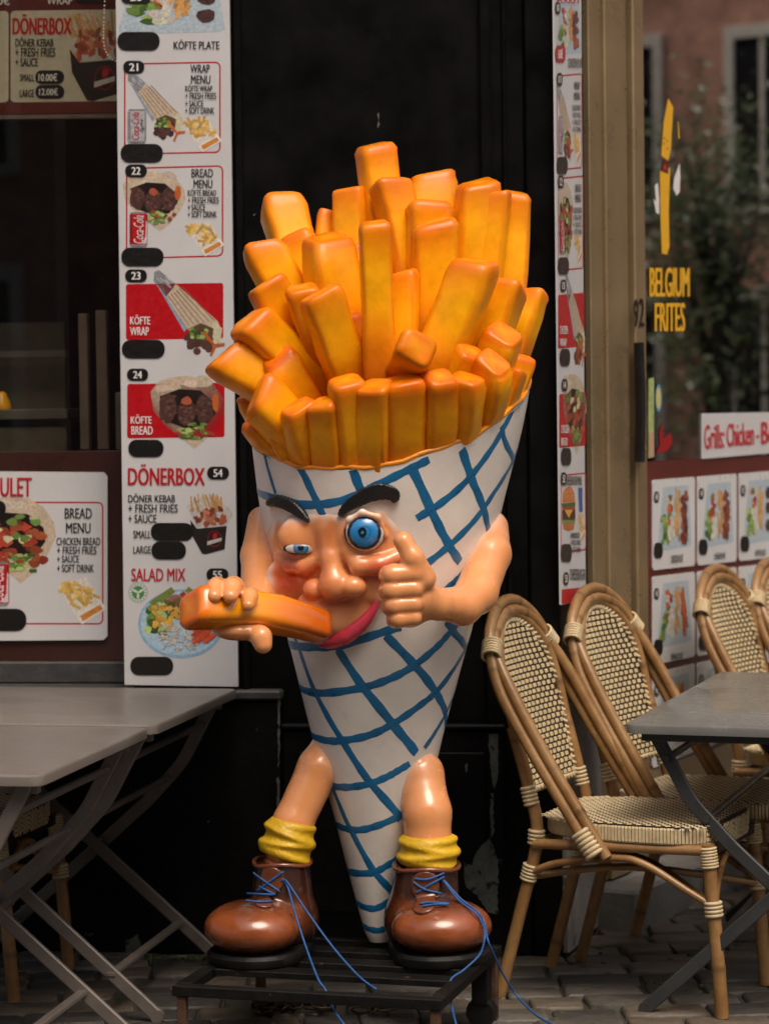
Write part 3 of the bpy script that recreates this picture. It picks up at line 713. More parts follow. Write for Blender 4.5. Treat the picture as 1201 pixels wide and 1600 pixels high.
# round vegetarian badge
p.blob(BX(0, 0, 1, 1), 216, 926, 15, 16, lin(86, 132, 82), 24, 0); p.blob(BX(0, 0, 1, 1), 216, 926, 14.2, 15.2, CARD, 24, 0); p.blob(BX(0, 0, 1, 1), 216, 926, 9.8, 10.5, lin(70, 132, 62), 20, 0)
for a in (0, 1, 2):
    t = math.radians(90+120*a); p.blob(BX(0, 0, 1, 1), 216+5*math.cos(t), 926+5*math.sin(t), 5, 2, CARD, 10, 0, t)
for i in range(16):
    t = 2*math.pi*i/16; p.blob(BX(0, 0, 1, 1), 216+12*math.cos(t), 926+12.6*math.sin(t), 1.2, 1.3, lin(86, 132, 82), 6, .2)
p.done('vegetarian_badge', mb)
# salad plate
I = BX(0, 0, 1, 1); p.blob(I, 283, 975, 67, 54, lin(140, 172, 196), 40, 0); p.blob(I, 283, 974, 63, 50, lin(168, 196, 214), 40, 0)
for i in range(26): p.blob(I, p.rs.uniform(228, 262), p.rs.uniform(945, 990), 8, 7, p.vary(p.rs.choice([GREEN, lin(170, 190, 120), DGREEN]), .25), 8, .35)
for a in ((236, 944, 270, 920), (292, 920, 312, 934), (250, 940, 272, 922)): p.stick(I, *a, 9, lin(112, 128, 58))
p.blob(I, 274, 938, 11, 9, lin(160, 96, 96), 12, .1); p.stick(I, 284, 926, 294, 940, 9, TOM)
for i in range(22): p.blob(I, p.rs.uniform(262, 292), p.rs.uniform(938, 962), 6, 5, p.vary(lin(100, 88, 46), .4), 8, .3)
for i in range(34): p.blob(I, p.rs.uniform(238, 278), p.rs.uniform(948, 982), 4.5, 4, p.vary(lin(208, 160, 68), .25), 8, .2)
for i in range(60):
    x = p.rs.uniform(252, 308); y = p.rs.uniform(978, 1014)-abs(x-280)*.1; a = p.rs.uniform(0, 3.1); p.stick(I, x-6*math.cos(a), y-5*math.sin(a), x+6*math.cos(a), y+5*math.sin(a), 2.6, p.vary(lin(200, 194, 182), .25))
for i in range(22):
    x = p.rs.uniform(306, 334); y = p.rs.uniform(976, 1000); p.stick(I, x-9, y+7, x+9, y-6, 3.5, p.vary(lin(196, 74, 44), .25))
p.blob(I, 300, 974, 12, 9, lin(205, 204, 206), 10, .2); p.done('salad_picture', mb)
pill(p, 204, 1026, 271, 1055); pill(p, 323, 888, 357, 908, '55'); p.done('number_badge', mb)

# ------------------------------------------------------------------ board low in the left window
OW = WO+.012
lb = board('menu_board', FL, OW, [(-300, 734), (-300, 1003), (162, 1000), (168, 994), (168, 745), (162, 738)][::-1], .008, m_white, 'white chicken menu board low in the left window, cut by the picture edge', 'menu board')
p = Print(FL, OW, lb)
p.text('POULET', -27, 746, 50, 776, RED, .018); p.done('heading', lb)
p.outline(-240, 783, 162, 975, 9, 2.4, RED, 1); p.done('red_frame', lb)
pic_bread(p, BX(-50, 776, 88, 912), True); p.done('bread_picture', lb)
pic_can(p, BX(-22, 876, 15, 948), True); p.done('can_picture', lb)
pic_fries(p, BX(90, 900, 164, 976)); p.done('fries_picture', lb)
for t, a, b, c, d in (('BREAD', 102, 794, 144, 810), ('MENU', 104, 817, 142, 833), ('CHICKEN BREAD', 89, 840, 157, 852), ('+ FRESH FRIES', 90, 854, 151, 866), ('+ SAUCE', 90, 868, 124, 879), ('+ SOFT DRINK', 90, 882, 147, 894)): p.text(t, a, b, c, d)
p.done('lettering', lb); pill(p, -40, 951, 42, 986); pill(p, -40, 782, 10, 807); p.done('number_badge', lb)

# ------------------------------------------------------------------ lit-up menu behind the top of the left window
OI = WO-.06
ib = board('menu_board', FL, OI, [(-400, -120), (-400, 182), (196, 176), (196, -120)][::-1], .02, m_vinylr, 'red brown menu board behind the top of the left window, with two white cards', 'menu board')
board('lower_edge', FL, OI-.002, [(-400, 183), (-400, 190), (196, 184), (196, 177)][::-1], .03, m_wood, None, None, ib)
p = Print(FL, OI, ib); CARDD = lin(184, 178, 160)
p.fillrect(17, 17, 240, 160, 7, CARDD, -3); p.done('card', ib); p.fillrect(-220, 20, 14, 163, 7, CARDD, -3); p.done('card', ib)
p.k = 8
p.text('WRAP', 74, -4, 114, 7, WHITE); p.text('10.00€', -30, -6, 16, 8, WHITE); pill(p, 118, -12, 165, 5); p.done('lettering', ib)
p.k = 8; pic_box(p, BX(90, 8, 205, 158)); p.done('box_picture', ib)
p.k = 140; p.text('DÖNERBOX', 21, 22, 112, 54, RED, .018)
for t, a, b, c, d in (('DÖNER KEBAB', 25, 58, 84, 73), ('+ FRESH FRIES', 25, 75, 87, 89), ('+ SAUCE', 25, 91, 60, 104), ('SMALL', 32, 116, 54, 127), ('LARGE', 32, 140, 54, 152)): p.text(t, a, b, c, d)
pill(p, 56, 110, 101, 131); pill(p, 56, 133, 101, 154); p.text('10.00€', 61, 115, 90, 127, WHITE); p.text('12.00€', 62, 138, 91, 149, WHITE); p.done('lettering', ib)

# ------------------------------------------------------------------ narrow board on the right flank of the pier
OP = .014
rb = board('menu_board', FP, OP, [(864.5, -60), (876, 945), (914.5, 938), (907, -60)][::-1], .005, m_white, 'narrow looking white menu board on the right flank of the black pier', 'menu board')
p = Print(FP, OP, rb)
def xo(y): return 864+.0118*y                            # left edge drifts with the camera roll
def small_block(y0, y1, num, name, pic, words, chicken=True):
    a = xo(y0); p.outline(a+4, y0, a+43, y1, 7, 2.4, RED, -4, rx=2.4, wx=.9); p.done('red_frame', rb)
    (pic_wrap if pic == 'wrap' else pic_bread)(p, BX(a+3, y0+6, a+28, y1-12), True); p.done(name, rb)
    pic_can(p, BX(a+6, y0+62, a+13, y1-26), pic != 'wrap'); p.done('can_picture', rb)
    pic_fries(p, BX(a+29, y0+84, a+42, y1-8)); p.done('fries_picture', rb)
    for i, (t, h) in enumerate(words): yy = y0+(10, 26, 46, 58, 69, 80)[i]; p.text(t, a+(30 if i < 2 else 27), yy, a+(39 if i < 2 else 40), yy+h, BLACK)
    p.done('lettering', rb); pill(p, a+3, y0-4, a+12, y0+16, num, rx=2.5); pill(p, a+3, y1-22, a+20, y1+5, rx=4); p.done('number_badge', rb)
pic_plate(p, BX(868, 6, 908, 86), 0); p.done('plate_picture', rb)
p.text('POULET', 870, -4, 905, 5, RED); p.text('CHICKEN PLATE', 886, 91, 909, 106, BLACK); p.done('lettering', rb)
pill(p, 866, 3, 874, 22, '10', rx=2.5); pill(p, 866, 71, 882, 97, '16.00€', rx=4, col=lin(170, 22, 34)); p.done('number_badge', rb)
W6 = (('WRAP', 12), ('MENU', 12), ('CHICKEN WRAP', 9), ('+ FRESH FRIES', 8), ('+ SAUCE', 8), ('+ SOFT DRINK', 8)); B6 = (('BREAD', 12), ('MENU', 12), ('CHICKEN BREAD', 9), ('+ FRESH FRIES', 8), ('+ SAUCE', 8), ('+ SOFT DRINK', 8))
small_block(118, 267, '11', 'wrap_picture', 'wrap', W6); small_block(278, 424, '12', 'bread_picture', 'bread', B6)
for y0, num, w2, pc in ((437, '13', 'WRAP', pic_wrap), (592, '14', 'BREAD', pic_bread)):
    a = xo(y0); p.fillrect(a+2, y0+24, a+43, y0+108, 4, lin(178, 6, 20), -4, rx=1.5); p.done('red_field', rb)
    pc(p, BX(a+7 if pc is pic_bread else a+13, y0-8, a+44, y0+118 if pc is pic_bread else y0+140), True); p.done('wrap_picture' if pc is pic_wrap else 'bread_picture', rb)
    p.text('CHICKEN', a+4, y0+72, a+16, y0+85, WHITE); p.text(w2, a+4, y0+92, a+14, y0+104, WHITE); p.done('lettering', rb)
    pill(p, a+5, y0, a+14, y0+19, num, rx=2.5); pill(p, a+4, y0+108, a+20, y0+135, rx=4); p.done('number_badge', rb)
a = xo(745); p.outline(a+3, 742, a+42, 864, 7, 2.4, RED, -4, rx=2.4, wx=.9); p.done('red_frame', rb)
pic_burger(p, BX(a+4, 760, a+26, 830)); p.done('burger_picture', rb); p.stick(I, a+33, 762, a+34, 800, 7, lin(50, 90, 150)); pic_fries(p, BX(a+29, 800, a+41, 850)); p.done('fries_picture', rb)
p.text('CHEESEBURGER MENU', a+10, 744, a+35, 758, BLACK); p.text('HAMBURGER', a+17, 832, a+31, 841); p.text('+ FRESH FRIES', a+17, 844, a+33, 852); p.text('+ SOFT DRINK', a+18, 855, a+33, 863); p.done('lettering', rb)
pill(p, a+2, 738, a+11, 758, '52', rx=2.5); pill(p, a+2, 850, a+19, 878, rx=4); p.text('CHEESEBURGER', a+16, 889, a+40, 906); pill(p, a+6, 894, a+14, 914, '53', rx=2.5); p.done('number_badge', rb)
p.fillrect(a+4, 921, a+45, 944, 3, lin(178, 6, 20), -4, rx=1.5); p.done('red_field', rb)

# ------------------------------------------------------------------ right window: logo, lettering, signs, cards
OG = -.0285
FPR = Print(FR, OG); p = FPR
YEL = lin(228, 172, 40)
lg = empty('window_decal', FR.w(*FR.hit(1045, 400, OG), OG)); tag(lg, 'yellow fry figure decal with white hands on the right window glass', 'decal')
p.poly([(1036, 190), (1043, 153), (1051, 168), (1047, 235), (1043, 252), (1032, 243)], YEL); p.poly([(1030, 268), (1046, 262), (1044, 330), (1045, 385), (1041, 398), (1033, 396), (1031, 340)], YEL); p.poly([(1058, 190), (1059, 190), (1061, 215), (1059, 217)], YEL); p.done('fry_shape', lg)
p.k = 3; p.poly([(1035, 250), (1044, 251), (1043, 272), (1033, 268)], lin(90, 30, 26)); p.blob(I, 1038, 261, 2.6, 4, lin(200, 40, 30), 10, .1)
for x, y in ((1037, 216), (1041, 220), (1036, 224), (1042, 232)): p.blob(I, x, y, 1.2, 2, lin(120, 80, 20), 8, .1)
p.done('scarf', lg)
p.poly([(1058, 262), (1061, 255), (1062, 275), (1061, 300), (1056, 306), (1051, 295), (1052, 280)], WHITE); p.done('hand_shape', lg); p.k = 0; p.poly([(1022, 290), (1027, 285), (1029, 310), (1029, 335), (1024, 332), (1020, 310), (1024, 315)], WHITE); p.done('hand_shape', lg)
lt = empty('window_lettering', FR.w(*FR.hit(1045, 470, OG), OG)); tag(lt, 'yellow BELGIUM FRITES lettering on the right window glass', 'lettering')
p.text('BELGIUM', 1014, 418, 1075, 464, YEL, .03, name='word', par=lt); p.text('FRITES', 1022, 473, 1068, 518, YEL, .03, name='word', par=lt); p.k = 0
hn = Print(FR, .0152); hn.text('9', 988.5, 468, 995.5, 512, BLACK, .02); hn.text('2', 997, 466, 1004.5, 510, BLACK, .02); o = hn.done('house_number', None); tag(o, 'black house number 92 on the bronze door frame', 'house number')
gs = board('grills_sign', FR, OG+.004, [(1096, 646), (1096, 717), (1420, 690), (1420, 640)][::-1], .003, m_white, 'white sign reading Grills Chicken in red on the right window', 'sign')
p2 = Print(FR, OG+.004, gs); p2.text('Grills:', 1099, 664, 1130, 702, lin(190, 30, 46), .02, sk=-2); p2.text('Chicken', 1134, 662, 1176, 698, lin(190, 30, 46), .02, sk=-3); p2.text('-', 1180, 680, 1184, 684, lin(190, 30, 46), .02); p2.text('Beef', 1188, 659, 1226, 694, lin(190, 30, 46), .02, sk=-3); p2.done('lettering', gs)
ss = board('window_sticker', FR, OG, [(1013, 592), (1013, 716), (1021, 714), (1021, 590)][::-1], .0015, mat('green_sticker', (.35, .42, .16), .4, var=.4, vscale=40), 'narrow green sticker beside the black door handle', 'sticker')
p.k = 4; p.fillrect(1013.5, 676, 1021, 714, 2, lin(190, 150, 120)); p.blob(I, 1028, 622, 5, 22, lin(90, 140, 170), 20, 0); p.blob(I, 1028, 622, 3.6, 17, lin(200, 190, 110), 20, 0); o = p.done('round_sticker', None); tag(o, 'blue and yellow oval sticker on the right window by the handle', 'sticker')
p.k = 2; p.poly([(1024, 706), (1030, 695), (1029, 676), (1034, 660), (1036, 685), (1046, 675), (1050, 690), (1044, 702), (1034, 708)], lin(150, 24, 28)); o = p.done('window_decal', None); tag(o, 'small red flame decal low on the right window glass', 'decal')
# menu cards
kinds = [[0, 0, 1], [2, 1, 0], [2, 0, 1]]
names = [['first of the top row, brown meat', 'second of the top row, brown meat', 'third of the top row, three round patties'],
         ['first of the middle row, orange chicken strips', 'second of the middle row, half hidden by a chair back', 'third of the middle row behind a chair back'],
         ['first of the bottom row, above the stone step', 'second of the bottom row, behind the chair', 'third of the bottom row, behind the dark table']]
xs = [(1019, 1085), (1089, 1150), (1154, 1212)]
def ry(r, x):                                            # top and bottom pixel rows of a card at column x
    t = (x-1019)/66.0
    return ((750-5*t, 891-7*t), (901-7.5*t, 1039-13*t), (1052-15*t, 1200-25*t))[r]
for r in range(3):
    for c, (x0, x1) in enumerate(xs):
        y0, y1 = ry(r, x0); y2, y3 = ry(r, x1)
        cd = board('menu_card', FR, -.026, [(x0, y0+4), (x0, y1-4), (x0+1.6, y1), (x1-1.6, y3), (x1, y3-4), (x1, y2+4), (x1-1.6, y2), (x0+1.6, y0)][::-1], .003, m_whitec, 'white plate menu card, '+names[r][c], 'menu card', None, 'menu cards on the right window')
        q = Print(FR, -.026, cd); q.rs = random.Random(r*3+c+11); w = x1-x0
        pic_plate(q, BX(x0+w*.12, y0+12, x0+w*.92, y0+112, y2-y0), kinds[r][c]); q.done('plate_picture', cd)
        q.text(('CHICKEN PLATE', 'DÖNER PLATE', 'KÖFTE PLATE')[(r+c) % 3], x0+w*.42, y0+118, x0+w*.7, y0+130, BLACK, sk=-2)
        pill(q, x0+1.5, y0+18, x0+9, y0+35, str(40+r*3+c), rx=2.2); pill(q, x0+1, y0+98, x0+15, y0+122, rx=4); q.done('lettering', cd)
# ================================================================== THE FRIES CONE STATUE
YC = 6.1; MPP = YC/FPX
m_paint = mat('statue_paint', rough=.24, attr=True, var=.09, vscale=9, coat=.5, bump=.03, bscale=16, speck=(.30, .13, .06), speck_scale=38, speck_th=.775)
m_cone = mat('cone_white_paint', (.80, .74, .67), .30, var=.11, vscale=5, coat=.25, bump=.03, bscale=9, speck=(.26, .20, .15), speck_scale=29, speck_th=.745)
m_blue = mat('blue_line_paint', (.006, .135, .31), .3, var=.25, vscale=14, coat=.2)
m_browb = mat('black_brow_paint', (.012, .011, .011), .28, var=.3, coat=.3)
m_lip = mat('red_lip_paint', (.66, .05, .09), .25, var=.1, coat=.3)
m_sock = mat('yellow_sock_paint', (.66, .40, .012), .42, var=.16, vscale=14, bump=.35, bscale=45)
m_boot = mat('brown_boot_paint', (.145, .040, .016), .2, var=.35, vscale=9, coat=.6, bump=.05, bscale=18, speck=(.03, .014, .008), speck_scale=12, speck_th=.66)
m_bootc = mat('brown_boot_gradient', rough=.2, attr=True, var=.35, vscale=9, coat=.6, bump=.05, bscale=18, speck=(.035, .014, .008), speck_scale=12, speck_th=.68)
m_sole = mat('black_sole', (.008, .0075, .007), .45, spec=.25, var=.3, bump=.2, bscale=30)
m_lace = mat('blue_lace', (.015, .085, .27), .6, var=.25, vscale=80)
statue = empty('fries_cone_statue', at(590, 1490, YC)); statue.location.z = .185
tag(statue, 'giant winking fries cone statue with thumb up, standing on a black metal stand', 'statue')
PROF = [(1470, 577, 606), (1462, 571.5, 611), (1440, 565, 617), (1366, 545, 636), (1240, 513, 671), (1148, 487, 692), (1008, 453, 730), (938, 434, 750), (803, 408, 782), (756, 401, 794), (668, 391, 817), (600, 386, 829), (540, 384, 834), (470, 383, 837)]
_z = []; _c = []; _r = []
for y, xl, xr in PROF:
    a = at(xl, y, YC); b = at(xr, y, YC); _z.append((a.z+b.z)/2); _c.append((a.x+b.x)/2); _r.append((b.x-a.x)/2)
_z, _c, _r = map(np.array, (_z, _c, _r))
# resample smoothly
zz = np.linspace(_z[0], _z[-1], 80); cc = np.interp(zz, _z, _c); rr_ = np.interp(zz, _z, _r)
for _ in range(6):
    cc[1:-1] = (cc[:-2]+2*cc[1:-1]+cc[2:])/4
    rr_[3:-1] = (rr_[2:-2]+2*rr_[3:-1]+rr_[4:])/4
def cone_c(z): return np.interp(z, zz, cc)
def cone_r(z): return np.interp(z, zz, rr_)
def cone_sd(P):
    return (np.hypot(P[:, 0]-cone_c(P[:, 2]), P[:, 1]-YC)-cone_r(P[:, 2]))*.9
def rim_z(th): return 1.548+.056*np.cos(th)+.150*np.sin(th)
def cone_hit(px, py):
    c = Vector((0, 0, CAMZ)); d = ray(px, py); d = d/d.y; best = (1e9, None); prev = None
    f = lambda Y: math.hypot((c+d*Y).x-float(cone_c((c+d*Y).z)), Y-YC)-float(cone_r((c+d*Y).z))
    ys = np.linspace(YC-.42, YC, 60)
    for Y in ys:
        v = f(Y)
        if abs(v) < best[0]: best = (abs(v), Y)
        if v < 0:
            a, b = (prev if prev else Y-.01), Y
            for _ in range(20):
                m_ = (a+b)/2
                if f(m_) < 0: b = m_
                else: a = m_
            return c+d*b
        prev = Y
    return c+d*best[1]
def Fp(px, py, d=0.0):
    p = cone_hit(px, py); v = (p-Vector((0, 0, CAMZ))).normalized(); return p-v*d
# cone shell
V = []; F = []; C = []; NS, NZ = 96, 60
for i in range(NZ+1):
    for k in range(NS):
        th = 2*math.pi*k/NS; z = zz[0]+(rim_z(th)-zz[0])*(i/NZ); r = float(cone_r(z)); V.append((float(cone_c(z))+r*math.cos(th), YC+r*math.sin(th), z))
for i in range(NZ):
    for k in range(NS): q = (k+1) % NS; F.append([i*NS+k, i*NS+q, (i+1)*NS+q, (i+1)*NS+k])
F.append(list(range(NS))[::-1])
cone = mk('cone', V, F, m_cone, statue, smooth=True, sharp=60); tag(cone, 'white cone painted with a blue lattice')
# blue lattice lines: painted bands lying on the cone
def ribbon(pts, w=12.5, ext=(0, 0)):
    P = [cone_hit(*p) for p in pts]; tz = [[math.atan2(p.y-YC, p.x-float(cone_c(p.z))), p.z] for p in P]
    def grow(a, b, n): 
        da, dz = b[0]-a[0], b[1]-a[1]; L = abs(da)+.0001; s = .2/L
        s = min(s, .12/(abs(dz)+1e-4)); return [[b[0]+da*s*(i+1), b[1]+dz*s*(i+1)] for i in range(n)]
    if ext[0]: tz = grow(tz[1], tz[0], ext[0])[::-1]+tz
    if ext[1]: tz = tz+grow(tz[-2], tz[-1], ext[1])
    Q = catmull([(a, b, 0) for a, b in tz], 6); G = Geo(); n = len(Q); hw = w*MPP/2; V = []
    L = [(Vector((q.x*max(float(cone_r(q.y)), .02), q.y, 0))) for q in Q]
    for i in range(n):
        t = (L[min(i+1, n-1)]-L[max(i-1, 0)]).normalized(); nn = Vector((-t.y, t.x, 0)); e = hw*(1+.10*math.sin(i*1.7+pts[0][0]))
        for s in (-1, -.5, 0, .5, 1):
            th = Q[i].x+nn.x*e*s/max(float(cone_r(Q[i].y)), .02); z = Q[i].y+nn.y*e*s; r = float(cone_r(z))+(.0010 if abs(s) < .9 else .0004)
            z = min(z, float(rim_z(th))-.002)
            V.append((float(cone_c(z))+r*math.cos(th), YC+r*math.sin(th), z))
    F = []
    for i in range(n-1):
        for k in range(4): F.append([i*5+k, i*5+k+1, (i+1)*5+k+1, (i+1)*5+k])
    mk('painted_line', V, F, m_blue, cone, smooth=True)
for pts, w, ext in (
    ([(408, 690), (418, 730), (431, 772)], 9, (0, 0)), ([(413, 836), (421, 880), (441, 938)], 6, (0, 0)),
    ([(463, 719), (482, 757), (506, 808)], 13, (0, 0)), ([(550, 732), (564, 768)], 14, (0, 0)),
    ([(641, 727), (676, 803), (700, 850), (718, 878)], 14, (0, 0)), ([(697, 970), (712, 992), (727, 1017)], 12, (0, 2)),
    ([(721, 702), (738, 752), (757, 801)], 14, (0, 2)), ([(783, 665), (791, 696), (801, 729)], 11, (0, 3)),
    ([(466, 1011), (491, 1079), (533, 1155), (579, 1224), (626, 1280)], 12.5, (1, 0)), ([(527, 1014), (568, 1075), (617, 1136), (650, 1177)], 14, (0, 0)),
    ([(602, 993), (648, 1040), (683, 1086), (696, 1117)], 13, (0, 3)), ([(519, 1230), (545, 1291), (583, 1360), (614, 1396)], 11, (1, 1)),
    ([(392, 684), (408, 689), (424, 699)], 15, (3, 0)),
    ([(400, 766), (434, 780), (485, 789), (541, 780), (597, 754), (644, 731), (670, 718)], 12.5, (4, 0)),
    ([(651, 810), (690, 785), (728, 752), (765, 705), (791, 660)], 12.5, (0, 1)),
    ([(665, 882), (700, 854), (742, 812), (774, 766), (800, 722), (809, 698)], 12, (0, 3)),
    ([(693, 924), (710, 909), (724, 895)], 12, (0, 4)),
    ([(455, 1008), (487, 1011), (533, 1008), (594, 989), (626, 979)], 13, (4, 0)),
    ([(468, 1073), (499, 1083), (564, 1075), (610, 1060), (648, 1039), (683, 1010), (702, 989)], 12.5, (4, 2)),
    ([(487, 1148), (510, 1157), (537, 1157), (579, 1148), (617, 1129), (656, 1102), (683, 1079), (721, 1025)], 12, (4, 3)),
    ([(663, 1169), (678, 1147), (692, 1123)], 10, (0, 3)), ([(518, 1228), (545, 1230), (579, 1224), (606, 1213), (622, 1204)], 11.5, (4, 1)),
    ([(528, 1290), (556, 1297), (587, 1291), (626, 1274), (640, 1266)], 11.5, (3, 3)), ([(545, 1362), (579, 1364), (602, 1354), (624, 1339)], 11.5, (3, 3)),
    ([(559, 1412), (583, 1420), (602, 1412), (617, 1400)], 11, (3, 3)), ([(571, 1449), (591, 1454), (610, 1446)], 10, (2, 2))):
    ribbon(pts, w, ext)

# ---- face
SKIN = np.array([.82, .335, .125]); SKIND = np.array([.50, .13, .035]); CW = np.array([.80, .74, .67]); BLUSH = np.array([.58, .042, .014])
FACE = [(418, 838), (430, 815), (470, 808), (510, 806), (548, 812), (570, 800), (598, 802), (622, 830), (628, 862), (625, 895), (600, 930), (592, 950), (570, 985), (530, 1004), (490, 997), (455, 968), (430, 935), (420, 890)]
E = lambda P, x, y, d, rx, ry, rz: s_ell(P, Fp(x, y, d), (rx*MPP, ry*MPP, rz*MPP))
pre = {}
def face_sd(P):
    px, py = proj(P); m_ = 1-sstep(-8, 26, poly_sd(px, py, FACE)); c0 = cone_sd(P)
    D = c0-(-.012+.016*m_)
    for a in ((455, 905, -.004, 40, 12, 36), (598, 905, -.004, 46, 12, 34)): D = smin(D, E(P, *a), .022)
    D = smin(D, E(P, 526, 950, -.004, 62, 23, 40), .024)
    D = smin(D, E(P, 516, 972, .012, 30, 20, 20), .016)
    D = smin(D, E(P, 470, 838, -.008, 35, 20, 30), .014)
    D = smin(D, s_chain(P, [Fp(437, 870, .004), Fp(455, 884, .012), Fp(475, 887, .013), Fp(500, 874, .008)], [10*MPP, 12*MPP, 13*MPP, 9*MPP]), .010)
    D = smin(D, E(P, 568, 842, -.022, 42, 28, 42), .016)
    D = smin(D, s_chain(P, [Fp(543, 862, .010), Fp(562, 884, .019), Fp(592, 884, .02), Fp(622, 868, .012)], [10*MPP, 15*MPP, 16*MPP, 10*MPP]), .010)
    D = smin(D, s_chain(P, [Fp(540, 836, .020), Fp(546, 812, .020), Fp(566, 801, .020), Fp(590, 808, .018), Fp(602, 836, .014)], [4.5*MPP]*5), .006)
    D = smin(D, s_chain(P, [Fp(512, 830, -.012), Fp(516, 872, .012), Fp(521, 908, .032)], [13*MPP, 15*MPP, 19*MPP]), .018)
    D = smin(D, E(P, 523, 914, .034, 25, 21, 23), .012)
    D = smin(D, E(P, 493, 921, .028, 20, 20, 17), .008); D = smin(D, E(P, 552, 916, .030, 20, 20, 17), .008)
    return np.maximum(D, -(c0+.03))
a = Fp(425, 900); lo = (at(408, 1025, 5.7).x, YC-.46, at(500, 1030, 5.7).z); hi = (at(650, 800, 5.8).x, YC-.02, at(500, 775, 5.8).z)
V, Q = surfnet(face_sd, lo, hi, .0036)
keep = cone_sd(V) > -.012; Q = Q[keep[Q].all(1)]; used = np.unique(Q); mp = -np.ones(len(V), int); mp[used] = np.arange(len(used)); V = V[used]; Q = mp[Q]
px, py = proj(V); ds = poly_sd(px, py, FACE); t = (1-sstep(-14, 12, ds+2*np.sin(px*.3)+2*np.cos(py*.27)))[:, None]
C = CW*(1-t)+SKIN*t
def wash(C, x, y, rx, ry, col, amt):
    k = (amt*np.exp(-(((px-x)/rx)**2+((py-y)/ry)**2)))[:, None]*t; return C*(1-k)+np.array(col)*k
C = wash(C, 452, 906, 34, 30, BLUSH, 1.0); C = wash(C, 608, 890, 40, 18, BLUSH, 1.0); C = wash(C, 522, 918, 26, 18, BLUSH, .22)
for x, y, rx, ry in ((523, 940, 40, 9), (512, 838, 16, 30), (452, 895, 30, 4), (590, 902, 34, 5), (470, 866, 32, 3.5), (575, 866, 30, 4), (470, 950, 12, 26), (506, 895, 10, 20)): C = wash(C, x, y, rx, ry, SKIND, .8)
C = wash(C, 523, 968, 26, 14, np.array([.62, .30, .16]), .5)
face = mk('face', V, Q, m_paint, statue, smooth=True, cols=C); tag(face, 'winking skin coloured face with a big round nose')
def ico(center, r, seg=40, ring=26):
    V = []; F = []
    for i in range(ring+1):
        a = math.pi*i/ring
        for k in range(seg): b = 2*math.pi*k/seg; V.append((center[0]+r[0]*math.sin(a)*math.cos(b), center[1]-r[1]*math.cos(a), center[2]+r[2]*math.sin(a)*math.sin(b)))
    for i in range(ring):
        for k in range(seg): q = (k+1) % seg; F.append([i*seg+k, (i+1)*seg+k, (i+1)*seg+q, i*seg+q])
    return np.array(V), F
EYEW = np.array([.60, .57, .53]); IRIS = np.array([.02, .21, .50])
c = Fp(570, 832, .008); V, F = ico(c, (32*MPP, 21*MPP, 29*MPP), 64, 60); px, py = proj(V); C = np.tile(EYEW, (len(V), 1))
d = np.hypot((px-570)/1.0, (py-832)/1.0); di = np.hypot((px-569)/1.0, (py-832)/1.04)
C[di < 26.5] = (.008, .008, .01); C[di < 21.8] = IRIS; C[(di < 21.8) & (np.hypot(px-569, py-832) < 11) & (np.hypot(px-569, (py-832)) > 8)] = (.012, .15, .36)
C[np.hypot((px-566)/6.5, (py-832)/8.5) < 1] = (.006, .006, .008); C[np.hypot((px-566), (py-832)) < 2.5] = (.03, .2, .42)
C[(di > 26.5) & (d > 29.8)] = (.02, .015, .015)
eye = mk('eye', V, F, m_paint, statue, smooth=True, cols=C); tag(eye, 'wide open blue eye with black outline')
c = Fp(470, 857, .0185); V, F = ico(c, (27*MPP, 9*MPP, 10*MPP), 64, 50); px, py = proj(V); C = np.tile(EYEW*.9, (len(V), 1))
dd = np.hypot(px-470, py-856); C[dd < 12] = (.02, .1, .2); C[(dd < 9.5)] = (.03, .22, .42); C[dd < 5] = (.008, .008, .01)
C[np.hypot((px-470)/25, (py-857)/8.6) > .95] = (.03, .02, .018)
eye = mk('eye', V, F, m_paint, statue, smooth=True, cols=C); tag(eye, 'half closed winking eye')
# brows, lip
def brow(pts, rs, d=.006):
    P0 = [Fp(x, y, d) for x, y in pts]; P1 = catmull(P0, 5); R1 = np.interp(np.linspace(0, 1, len(P1)), np.linspace(0, 1, len(rs)), rs)*MPP
    def f(P):
        D = None
        for i in range(len(P1)-1):
            q = s_cap(P, P1[i], P1[i+1], R1[i], R1[i+1]); D = q if D is None else smin(D, q, .006)
        return np.maximum(D, cone_sd(P)-.012) + .0007*np.sin(P[:, 2]*900-P[:, 0]*500)
    A = np.array(P1); V, Q = surfnet(f, A.min(0)-.03, A.max(0)+.03, .0028)
    return V, Q
V, Q = brow([(420, 786), (435, 783), (455, 790), (470, 802), (482, 814)], [5, 9, 9.5, 7, 2]); mk('eyebrow', V, Q, m_browb, statue, smooth=True)
V, Q = brow([(531, 804), (545, 790), (568, 776), (592, 768), (614, 772), (616, 782)], [3, 7.5, 10.5, 11.5, 8.5, 3]); mk('eyebrow', V, Q, m_browb, statue, smooth=True)
lp_ = catmull([Fp(498, 996, .012), Fp(514, 1001, .018), Fp(540, 993, .018), Fp(563, 977, .016), Fp(580, 957, .014), Fp(591, 936, .010)], 5)
fl = lambda P: np.minimum(s_chain(P, lp_, list(np.interp(np.linspace(0, 5, len(lp_)), range(6), [9, 12.5, 13, 10.5, 7, 3])*np.array(MPP)), .002), s_chain(P, [Fp(496, 990, .016), Fp(504, 1003, .02)], [7*MPP, 9*MPP]))
A = np.array([tuple(q) for q in lp_]); V, Q = surfnet(fl, A.min(0)-.035, A.max(0)+.035, .0032); mk('lip', V, Q, m_lip, statue, smooth=True)

